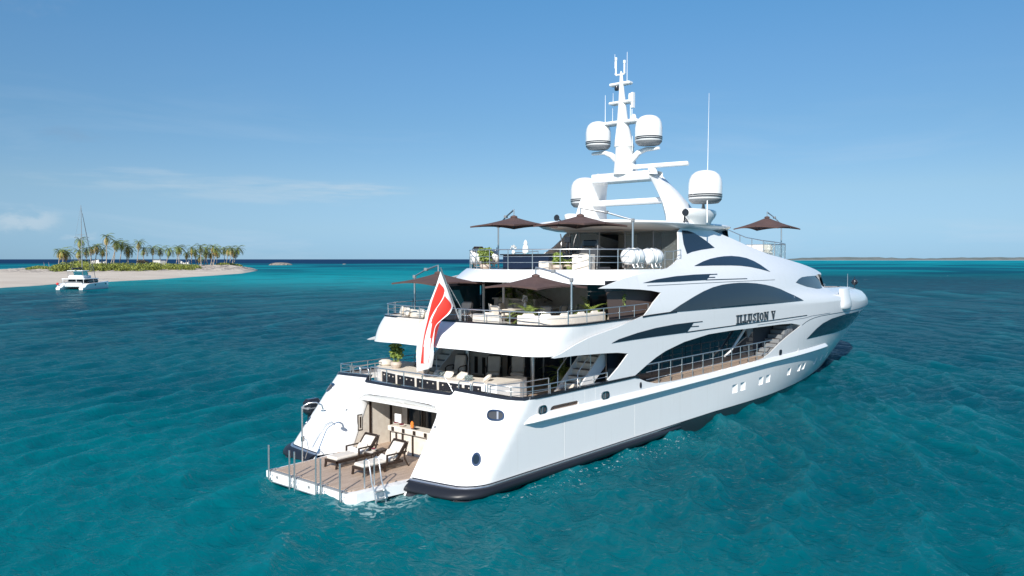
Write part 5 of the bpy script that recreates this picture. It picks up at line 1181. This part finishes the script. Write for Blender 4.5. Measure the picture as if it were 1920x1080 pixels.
    gx=math_('MULTIPLY',mr(s.outputs['X'],-5.2,-4.6),mr(s.outputs['X'],-2.6,-1.8,1,0)); gy=math_('MULTIPLY',mr(s.outputs['Y'],-4.6,-3.6),mr(s.outputs['Y'],-2.6,-1.8,1,0))
    col=mix(math_('MULTIPLY',math_('MULTIPLY',gx,gy),mr(noise(2.2,(1,1,1),4,0,1.5,.6),.48,.62,0,.6)),col,(.45,.62,.60))
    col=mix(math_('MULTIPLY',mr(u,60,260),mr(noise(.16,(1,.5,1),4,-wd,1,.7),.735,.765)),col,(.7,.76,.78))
    n.nodes.remove(p); p=N('ShaderNodeBsdfDiffuse'); gl=N('ShaderNodeBsdfGlossy'); ms=N('ShaderNodeMixShader'); fr=N('ShaderNodeFresnel'); fr.inputs['IOR'].default_value=1.33
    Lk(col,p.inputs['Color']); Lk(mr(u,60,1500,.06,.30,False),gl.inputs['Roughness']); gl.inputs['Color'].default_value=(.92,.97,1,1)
    # sub-pixel wave slopes keep distant water from ever mirroring like glass
    cap_=math_('MULTIPLY',math_('MINIMUM',fr.outputs[0],.95),math_('MINIMUM',mr(u,0,80,1.8,.30,False),mr(u,80,400,.26,.07,False))); Lk(cap_,ms.inputs[0]); Lk(p.outputs[0],ms.inputs[1]); Lk(gl.outputs[0],ms.inputs[2]); Lk(ms.outputs[0],n.nodes['Material Output'].inputs['Surface'])
    def ridge(v):   # sharp wavelet crests
        return math_('SUBTRACT',1,math_('ABSOLUTE',math_('SUBTRACT',math_('MULTIPLY',v,2),1)))
    r1=ridge(noise(1.1,(1,.55,1),4,-wd,.9)); r2=ridge(noise(3.2,(1,.6,1),3,-wd+.3,.7)); r3=noise(11,(1,.7,1),2,-wd,.5); r4=ridge(noise(.35,(1,.5,1),3,-wd-.2,.8))
    h=math_('ADD',math_('MULTIPLY',r1,.10),math_('ADD',math_('MULTIPLY',r2,.05),math_('ADD',math_('MULTIPLY',r3,.012),math_('MULTIPLY',r4,.10))))
    b=N('ShaderNodeBump'); b.inputs['Strength'].default_value=.85; b.inputs['Distance'].default_value=1.0; Lk(h,b.inputs['Height']); [Lk(b.outputs[0],q.inputs['Normal']) for q in (gl,fr)]
    # light welling up from inside the water hardly depends on the facet: mostly the level normal
    ud=N('ShaderNodeVectorMath'); ud.operation='MULTIPLY_ADD'; ud.inputs[1].default_value=(.42,.42,.42); ud.inputs[2].default_value=(0,0,.58); Lk(b.outputs[0],ud.inputs[0]); un=N('ShaderNodeVectorMath'); un.operation='NORMALIZE'; Lk(ud.outputs[0],un.inputs[0]); Lk(un.outputs[0],p.inputs['Normal'])
build_water()
# ------------------------------------------------ cay with palms, far coast, rocks
def wpos(pxaz,D):      # azimuth right of the view axis (tangent) and distance along it -> ground position
    f=Vector((math.cos(AZ),math.sin(AZ),0)); r=Vector((math.sin(AZ),-math.cos(AZ),0)); p=Vector((-20.4,-23.03,0))+f*D+r*(D*pxaz); return p
FR=[(-1260,181),(-960,217),(-900,234),(-850,254),(-760,277),(-660,314),(-560,385),(-505,442),(-477,545)]   # (px from centre, distance of the near shore)
BK=[(-1260,560),(-960,560),(-850,560),(-760,575),(-660,585),(-560,600),(-505,590),(-477,548)]
def lint(x,T): return lin(x,T)
def land_z(px,D):
    f=lint(px,FR); b=lint(px,BK); t=(D-f)/max(1,b-f)
    if t<0 or t>1: return -.6-abs(t)*2 if t<0 else -.6-(t-1)*4
    beach=.85*min(1,(D-f)/30)+.3*min(1,max(0,(D-f-30)/60))
    ridge=(2.2+.8*sst(-760,-560,px))*math.exp(-((t-lin(px,[(-960,.72),(-660,.74),(-560,.66),(-477,.5)]))/.22)**2)*sst(-1000,-860,px)*(1-.75*sst(-540,-477,px))
    edge=min(1,(1-t)/.08)
    return (beach+ridge)*edge
mb=MB(); rows=[]; rn=np.random.RandomState(5)
pxs=[-1260+i*5.5 for i in range(143)]; pxs=[p for p in pxs if p<=-477]+[-477]
for px in pxs:
    f=lint(px,FR); b=lint(px,BK); r=[]
    for k in range(61):
        t=-.04+k/60*1.09; D=f+(b-f)*t+(4 if b-f<20 else 0)*(t-.5); q=wpos(px/1490,D); z=land_z(px,D)
        z+= .18*math.sin(px*.21+k*.7)+.15*math.sin(px*.5-k*1.1) if z>1.6 else 0
        if z>1.0 and px>-700: z+=rn.rand()*.35*sst(-700,-560,px)
        r.append((q.x,q.y,z))
    rows.append(r)
mb.grid(rows,flip=False)
M_SAND=mat('pale_coral_sand',(.62,.54,.44),.9,var=(.05,(.54,.46,.37)),bump=(1.5,.4,.3))
isl=mb.build('cay',[M_SAND],None,60); tag(isl,'low sandy cay with pale beach and grey rocky ridge',None,None,'structure')
def rock_tex():
    n=M_SAND.node_tree; p=n.nodes['Principled BSDF']; t=n.nodes.new('ShaderNodeTexCoord'); s=n.nodes.new('ShaderNodeSeparateXYZ'); z=n.nodes.new('ShaderNodeTexNoise'); z.inputs['Scale'].default_value=.22; z.inputs['Detail'].default_value=6; z.inputs['Roughness'].default_value=.7
    a=n.nodes.new('ShaderNodeMapRange'); a.inputs['From Min'].default_value=1.25; a.inputs['From Max'].default_value=1.9; b=n.nodes.new('ShaderNodeMapRange'); b.inputs['From Min'].default_value=.47; b.inputs['From Max'].default_value=.56
    c=n.nodes.new('ShaderNodeMath'); c.operation='MULTIPLY'; k=n.nodes.new('ShaderNodeMix'); k.data_type='RGBA'; k.inputs['B'].default_value=(.20,.17,.15,1)
    old=p.inputs['Base Color'].links[0].from_socket
    n.links.new(t.outputs['Object'],s.inputs[0]); n.links.new(t.outputs['Object'],z.inputs['Vector']); n.links.new(s.outputs['Z'],a.inputs['Value']); n.links.new(z.outputs['Fac'],b.inputs['Value'])
    n.links.new(a.outputs[0],c.inputs[0]); n.links.new(b.outputs[0],c.inputs[1]); n.links.new(c.outputs[0],k.inputs['Factor']); n.links.new(old,k.inputs['A']); n.links.new(k.outputs['Result'],p.inputs['Base Color'])
rock_tex()
# low green scrub: many small leaf faces over mounds
M_SCRUB=[mat('scrub_leaf_light',(.30,.32,.05),.6),mat('scrub_leaf',(.20,.24,.045),.6),mat('scrub_leaf_dark',(.10,.13,.03),.6)]
rg=np.random.RandomState(11); sb=MB()
for px0,px1,D0,D1,h,n in ((-855,-820,405,430,3.0,10),(-825,-790,400,440,3.6,12),(-790,-762,415,445,2.6,8),(-765,-735,425,455,2.2,8),(-745,-700,425,460,2.8,14),(-700,-655,440,465,2.7,14),(-655,-610,455,480,2.3,12),(-615,-590,470,490,1.8,6),(-545,-515,520,535,1.4,5),(-905,-860,420,450,1.0,5)):
    for i in range(n):
        px=px0+(px1-px0)*rg.rand(); D=D0+(D1-D0)*rg.rand(); q=wpos(px/1490,D); g=land_z(px,D); s=.7+.6*rg.rand()
        leaf_clump(sb,(q.x,q.y,g-.3),4.2*s,4.2*s,h*s*1.25,420,.34,rg,(0,1,1,2,2))
o=sb.build('low_scrub',M_SCRUB,None,smooth=False); tag(o,'yellow green shoreline scrub growing along the ridge of the cay','scrub',None,'stuff')
# palms: one individual per tree with its own lean and crown
PALMS=[(148.4,441.3,2.6,149.2,440.8,12.1),(150.0,438.2,2.6,150.0,438.7,12.4),(153.6,442.7,2.7,153.4,443.4,11.3),(158.3,436.4,2.7,158.2,437.4,18.2),(157.5,435.0,2.7,157.0,436.1,12.2),(162.6,439.6,2.7,162.6,440.2,13.1),(167.0,448.0,2.7,168.3,447.0,14.2),(168.5,445.2,2.8,169.9,444.2,15.4),(171.7,443.3,2.8,172.4,442.9,13.2),(170.4,433.4,2.8,170.8,433.7,20.2),(176.5,440.0,2.8,177.9,439.1,17.3),(171.4,434.4,2.8,174.9,431.1,16.9),(177.2,435.2,2.9,179.2,433.6,16.7),(182.0,436.1,2.9,183.0,435.5,14.9),(184.5,438.4,3.0,184.7,438.6,12.7),(195.1,451.7,3.0,196.4,450.9,17.8),(199.3,451.6,3.1,199.6,451.8,13.9),(205.7,453.1,3.1,206.0,453.4,14.6),(210.8,454.3,3.2,211.0,454.6,13.9),(209.6,446.3,3.2,211.5,444.7,13.5),(222.0,452.6,3.3,222.1,453.1,14.4),(221.6,456.4,3.3,222.9,455.5,15.2),(230.7,461.0,3.4,231.2,460.9,11.8),(236.1,464.4,3.4,236.6,464.5,15.0),(240.4,466.0,3.5,240.1,466.9,13.1),(237.9,455.3,3.5,237.9,456.0,15.7),(239.6,462.3,3.5,240.3,461.9,9.5),(244.7,464.7,3.5,246.1,463.8,15.1),(246.9,463.3,3.5,246.1,464.8,12.7),(246.2,459.0,3.6,247.6,458.1,15.9),(250.7,464.0,3.6,249.9,465.4,11.6),(247.7,458.4,3.6,249.0,457.6,14.3),(257.6,471.8,3.6,258.2,471.7,12.9),(264.3,472.6,3.7,264.1,473.5,15.0),(262.2,468.1,3.7,263.5,467.1,14.5),(262.7,465.1,3.7,264.3,463.8,14.9),(269.2,473.2,3.7,270.8,471.8,12.5),(266.7,467.8,3.7,269.5,465.1,15.0)]
M_TRUNK=mat('palm_trunk',(.42,.37,.31),.9,var=(3,(.28,.24,.20)))
M_FROND=[mat('palm_frond',(.18,.23,.05),.55),mat('palm_frond_dark',(.08,.105,.03),.6),mat('palm_frond_yellow',(.46,.32,.09),.6),mat('palm_frond_dead',(.20,.12,.06),.8)]
f_=Vector((math.cos(AZ),math.sin(AZ),0)); r_v=Vector((math.sin(AZ),-math.cos(AZ),0))
for i,(bx,by,bz,tx,ty,tz) in enumerate(PALMS):
    rg=np.random.RandomState(100+i); B=Vector((bx,by,0)); 
    d=(Vector((bx,by,0))-Vector((-20.4,-23.03,0))); D=d.dot(f_); pxx=d.dot(r_v)/D*1490
    g=land_z(pxx,D); H=tz-g+.4; P=empty('palm_tree',(bx,by,g-.3))
    T=Vector((tx-bx,ty-by,0)); k=[Vector((0,0,0)),T*.45+Vector((0,0,H*.3)),T*.8+Vector((0,0,H*.65)),T*1.0+Vector((0,0,H))]
    pts=smooth_loop([tuple(q) for q in k],4,False); n=len(pts)
    MB().tube(pts,[.30-.14*j/n+(.15 if j==0 else 0) for j in range(n)],7).build('trunk',M_TRUNK,P,60)
    cr=MB(); nf=28; sz=4.9+.9*rg.rand(); yel=rg.rand()
    for a in range(nf):
        th=2*math.pi*(a*.382)+rg.rand()*.5; el=R(68-150*(a/nf)**.9+rg.normal()*7); L=sz*(.8+.3*rg.rand())*(1 if a<nf*.75 else .75)
        hd=Vector((math.cos(th),math.sin(th),0))+r_v*.30; prev=Vector(k[3]); e=el; segs=7; mt=0 if rg.rand()<.45 else 1
        if a>nf*.55 and rg.rand()<.5+.5*yel: mt=2
        if a>nf*.8 and rg.rand()<.5: mt=3
        sd_=hd.cross(Vector((0,0,1))).normalized()
        for s_ in range(segs):
            q=prev+(hd*math.cos(e)+Vector((0,0,1))*math.sin(e))*(L/segs); e-=R(16)
            wdt=(.8*math.sin(math.pi*(s_+.8)/(segs+.8))+.12); dr=Vector((0,0,-.42*wdt))
            for sg in(-1,1):      # leaflets hang on both sides with gaps
                for h_ in(0,.5):
                    a0=prev.lerp(q,h_); a1=prev.lerp(q,h_+.36); tip=a1+sd_*sg*wdt*(.85+.3*rg.rand())+dr*(.8+.8*rg.rand())+(q-prev)*.5
                    cr.add([a0,a1,tip],[(0,1,2)],mt)
            cr.add([prev-sd_*.04,prev+sd_*.04,q+sd_*.03,q-sd_*.03],[(0,1,2,3)],mt)
            prev=q
    c_=cr.build('crown',M_FROND,P,smooth=False)
    near_=sorted(range(len(PALMS)),key=lambda j:(PALMS[j][0]-tx)**2+(PALMS[j][1]-ty)**2)
    P['_px']=pxx; P['_h']=tz
pl=[o for o in COL.objects if o.name.startswith('palm_tree')]; pl.sort(key=lambda o:o['_px'])
ORD=['first','second','third','fourth','fifth','sixth','seventh','eighth','ninth','tenth','eleventh','twelfth','thirteenth','fourteenth','fifteenth','sixteenth','seventeenth','eighteenth','nineteenth']
for i,o in enumerate(pl):
    h=o['_h']; j=len(pl)-1-i; hw='tall' if h>15.3 else ('short' if h<12.5 else 'mid-height')
    w_=('%s palm counting from the left end of the grove'%ORD[i]) if i<19 else ('%s palm counting from the right end of the grove'%ORD[j])
    tag(o,'%s coconut palm, %s'%(hw,w_),'palm tree','coconut palms on the cay'); del o['_px']; del o['_h']
# bare scrubby tree beside the white hut
q=wpos(-692/1490,452); g=2.4; P=empty('scrub_tree',(q.x,q.y,g)); tag(P,'small grey brown windblown tree left of the white hut','tree')
mb=MB(); rg=np.random.RandomState(9)
for a in range(6):
    th=a*1.05; mb.tube([(0,0,0),(math.cos(th)*.8,math.sin(th)*.8,1.8),(math.cos(th)*2.2,math.sin(th)*2.2,3.6)],[.2,.14,.06],6)
mb.build('trunk',M_TRUNK,P); mb=MB(); M_DRY=mat('dry_leaf',(.10,.085,.06),.8)
for a in range(9): leaf_clump(mb,(rg.normal()*2,rg.normal()*2,3.2+rg.rand()*1.0),1.4,1.4,1.1,130,.26,rg)
mb.build('crown',M_DRY,P,smooth=False)
# whitewashed ruins and hut
M_WASH=mat('whitewashed_wall',(.78,.76,.72),.9,var=(1,(.66,.63,.58))); M_GREYWALL=mat('grey_wall',(.36,.36,.35),.9,var=(1,(.28,.28,.27)))
def at_px(px,D): q=wpos((px-960)/1490,D); return q,max(1.5,land_z(px-960,D))
q,g=at_px(288,468); H=empty('beach_hut',(q.x,q.y,g+1.6),AZ-R(62)); tag(H,'small white square hut with a dark doorway among the palms','hut')
MB().box(-.0,-2.2,0,3.5,1.6,3.2).build('wall',M_WASH,H,smooth=False)
MB().box(3.5,-2.2,0,6.5,1.55,2.9).build('side_room',M_GREYWALL,H,smooth=False)  # side room in a grey darker than the white walls
MB().box(-.06,-.9,0,-.0,0,1.5).build('door',mat('dark_red_door',(.14,.03,.025),.7),H,smooth=False)
MB().box(-.2,-2.4,3.2,3.7,1.8,3.34).build('roof',M_WASH,H,smooth=False)
for i,(px,w_,h_,lb) in enumerate(((173,1.0,2.0,'low white ruined pillar, leftmost of the ruins behind the catamaran'),(182,1.3,2.6,'widest white ruined wall behind the catamaran mast'),(189,.8,1.6,'short narrow white ruined pier, third of the ruins behind the catamaran'),(197,1.0,2.0,'white ruined corner post nearest the green scrub, rightmost of the ruins behind the catamaran'))):
    q,g=at_px(px,455); z0=g+2.4
    o=MB().add([(-.4,-w_,-1.5),(.4,-w_,-1.5),(.4,w_,-1.5),(-.4,w_,-1.5),(-.4,-w_,h_),(.4,-w_,h_),(.4,w_*.9,h_*.8),(-.4,w_*.9,h_*.8)],[(0,3,2,1),(4,5,6,7),(0,1,5,4),(1,2,6,5),(2,3,7,6),(3,0,4,7)]).build('ruined_wall',M_WASH,None,smooth=False)
    o.location=(q.x,q.y,z0); o.rotation_euler=(0,0,AZ); tag(o,lb,'wall','whitewashed ruins on the cay')
q,g=at_px(347,500); o=MB().hull([(-.4,-2.6,0),(-.4,-2.7,2.6),(-.4,-2.0,1.6),(-.4,-.8,1.5),(-.4,.4,.8),(-.4,1.6,2.0),(-.4,2.6,2.4),(-.4,2.6,0)],[(.4,-2.6,0),(.4,-2.7,2.6),(.4,-2.0,1.6),(.4,-.8,1.5),(.4,.4,.8),(.4,1.6,2.0),(.4,2.6,2.4),(.4,2.6,0)]).build('ruined_wall',M_WASH,None,smooth=False)
o.location=(q.x,q.y,g+.9); o.rotation_euler=(0,0,AZ); tag(o,'broken white gable wall standing right of the white hut','wall','whitewashed ruins on the cay')
# driftwood sticks
for px,D in ((83,440),(92,445)):
    q,g=at_px(px,D); o=MB().tube([(0,0,-.2),(.2,.3,1.6),(.1,.9,3.4)],[.14,.1,.05],6).build('dead_stump',M_TRUNK,None); o.location=(q.x,q.y,g)
    tag(o,'bare grey stick standing on the beach, '+('leftmost of two' if px==83 else 'right one of two'),'dead tree')
def islet(px,D,w_,h_,lb):
    q=wpos((px-960)/1490,D); rg=np.random.RandomState(int(px)); rows=[]
    for k in range(9):
        s=1-k/8; z=h_*(1-s*s)**.5*1.0-.3; rows.append([(q.x+(w_*s*(1+.25*math.sin(3*t+px)+.1*rg.normal()))*math.cos(t),q.y+(w_*.45*s*(1+.2*rg.rand()))*math.sin(t),z+.2*rg.rand()) for t in [2*math.pi*j/28 for j in range(28)]])
    o=MB().grid(rows,close=True).build('rock_islet',mat('islet_rock',(.36,.31,.25),.95,var=(.3,(.22,.19,.16))),None,60,smooth=False); tag(o,lb,None,None,'structure'); return o
islet(524,1080,17,3.6,'flat bare rock islet standing off the right tip of the cay')
islet(646,1250,3.5,1.0,'tiny dark rock awash right of the bare islet')
# far coast along the right of the horizon
rg=np.random.RandomState(2); rows=[]; pts=[]
n=220; prof=[0]*n
for k in range(n): 
    px=400+k*12; e=sst(470,560,px+rg.rand()*3); prof[k]=e*(8+10*abs(math.sin(px*.011+1))+6*rg.rand())
back=[];top=[];fr=[];wl=[]
for k in range(n):
    px=400+k*12; D=6000; a=wpos(px/1490,D); b=wpos(px/1490,D+90); c=wpos(px/1490,D+500)
    fr.append((a.x,a.y,-1)); wl.append((b.x,b.y,1.9*sst(470,560,px)+.0)); top.append((wpos(px/1490,D+160).x,wpos(px/1490,D+160).y,prof[k]+3)); back.append((c.x,c.y,prof[k]))
M_COAST=mat('coastal_bush',(.10,.125,.12),.9,var=(.01,(.14,.16,.155)))  # distance haze is greyed into the bush colour
o=MB().grid([fr,wl],0).grid([wl,top,back],1).build('far_coast',[mat('far_sand',(.62,.57,.50),.9),M_COAST],None,smooth=False); tag(o,'long low wooded coast with a pale beach on the right horizon',None,None,'structure')
# ------------------------------------------------ catamaran anchored off the beach
q=wpos((133-960)/1490,207); C=empty('sailing_catamaran',(q.x,q.y,0),R(40)); tag(C,'white sailing catamaran with bare mast anchored off the sandy cay','catamaran')
for sg in(-1,1):
    rows=[]
    for x,wd,dz in ((-.9,.62,.5),(-.3,.72,.6),(.6,.8,1.35),(2,.95,1.6),(5,1.0,1.7),(8,.9,1.75),(10.5,.6,1.85),(12.6,.18,1.95),(13,.02,1.98)):
        rows.append([(x,sg*3.0-wd,dz),(x,sg*3.0-wd*.9,.5),(x,sg*3.0-wd*.6,-.4),(x,sg*3.0,-.6),(x,sg*3.0+wd*.6,-.4),(x,sg*3.0+wd*.9,.5),(x,sg*3.0+wd,dz),(x,sg*3.0+wd*.6,dz+.06),(x,sg*3.0-wd*.6,dz+.06)])
    h=MB().grid(rows,close=True).add(rows[0],[tuple(range(9))]).build('hull',M_WHITE,C,40)
    MB().add([(4.2,sg*3.98,1.0),(10.8,sg*3.58,1.2),(10.9,sg*3.58,1.5),(4.2,sg*4.02,1.38)],[(0,1,2,3)]).build('hull_window',M_GLASS,h,smooth=False)
    st=MB()
    for k in range(3): st.box(-.9+k*.45,sg*3-.5,.5+k*.28,1.2,sg*3+.5,.62+k*.28)
    st.build('transom_steps',M_WHITE,h,smooth=False)
MB().rbox(.8,-2.6,.75,9.5,2.6,1.7,.15).build('bridge_deck',M_WHITE,C)
MB().rbox(3.4,-2.9,1.7,8.3,2.9,2.7,.3).build('cabin',M_GLASS,C); MB().rbox(.9,-3.1,2.7,8.0,3.1,2.95,.1).build('cabin_roof',M_WHITE,C)
for x,y in ((1.0,-2.7),(1.0,2.7),(1.0,-.8)): MB().tube([(x,y,1.6),(x,y,2.75)],.07,6).build('cockpit_post',M_WHITE,C)
MB().rbox(.9,-2.2,1.7,1.5,2.2,2.1,.1).build('aft_seat',M_GREY,C)
MB().rbox(2.2,-2.0,2.95,6.2,2.0,3.7,.15).build('flybridge',M_WHITE,C)
MB().add([(5.0,-1.9,3.6),(5.0,1.9,3.6),(4.3,1.9,4.85),(4.3,-1.9,4.85)],[(0,1,2,3)]).add([(5.0,-1.9,3.6),(2.6,-1.9,3.6),(2.6,-1.9,4.85),(4.3,-1.9,4.85)],[(0,1,2,3)]).build('spray_screen',M_CLEAR,C,smooth=False)
MB().rbox(1.8,-2.1,4.85,5.2,2.1,5.05,.08).build('flybridge_roof',M_WHITE,C)
for x,y in ((2.0,-1.95),(2.0,1.95),(4.6,1.95),(4.6,-1.95)): MB().tube([(x,y,3.6),(x,y,4.9)],.05,6).build('roof_post',M_GREY,C)
mst=MB().tube([(5.4,0,3),(5.4,0,14),(5.4,0,22.4)],[.12,.10,.06],8).build('mast',M_GREY,C,60)
MB().tube([(5.2,0,5.6),(.6,0,5.55)],.24,10).build('boom',M_DKGREY,mst,60)
for z in(9,14.5): MB().tube([(5.2,-1.3,z),(5.4,0,z+.1),(5.2,1.3,z)],.04,6).build('spreader',M_GREY,mst)
rg_=MB()
for a,b in (((5.4,0,22.2),(4.6,3.6,1.8)),((5.4,0,22.2),(4.6,-3.6,1.8)),((5.4,0,21.5),(12.2,0,1.9)),((5.4,0,15),(4.6,3.5,1.8)),((5.4,0,15),(4.6,-3.5,1.8))): rg_.tube([a,b],.02,5)
rg_.build('rigging',M_GREY,mst)
MB().tube([(12.2,0,2.2),(6.0,0,20.2)],.08,6).build('furled_jib',M_GREY,mst)
o=MB().lathe([(.0,0),(.22,.04),(.34,.2),(.34,.4),(.22,.56),(.08,.66),(0,.68)],(0,0,0),14).build('fender_buoy',mat('red_buoy',(.65,.05,.05),.5),None); v=C.matrix_basis@Vector((-.3,3.4,1.25)); o.location=v; tag(o,'round red buoy hanging on the stern of the catamaran','buoy')
sr=MB(); 
for y0 in(-3.9,3.9): sr.tube([(1.0,y0*.98,2.2),(12.4,y0*.83,2.6)],.02,5)
sr.build('lifelines',M_STEEL,C)
MB().tube([(.5,-2.4,1.6),(.5,-2.4,2.1),(-.8,-2.4,2.0)],.05,6).tube([(.5,2.0,1.6),(.5,2.0,2.1),(-.8,2.0,2.0)],.05,6).build('davits',M_GREY,C)
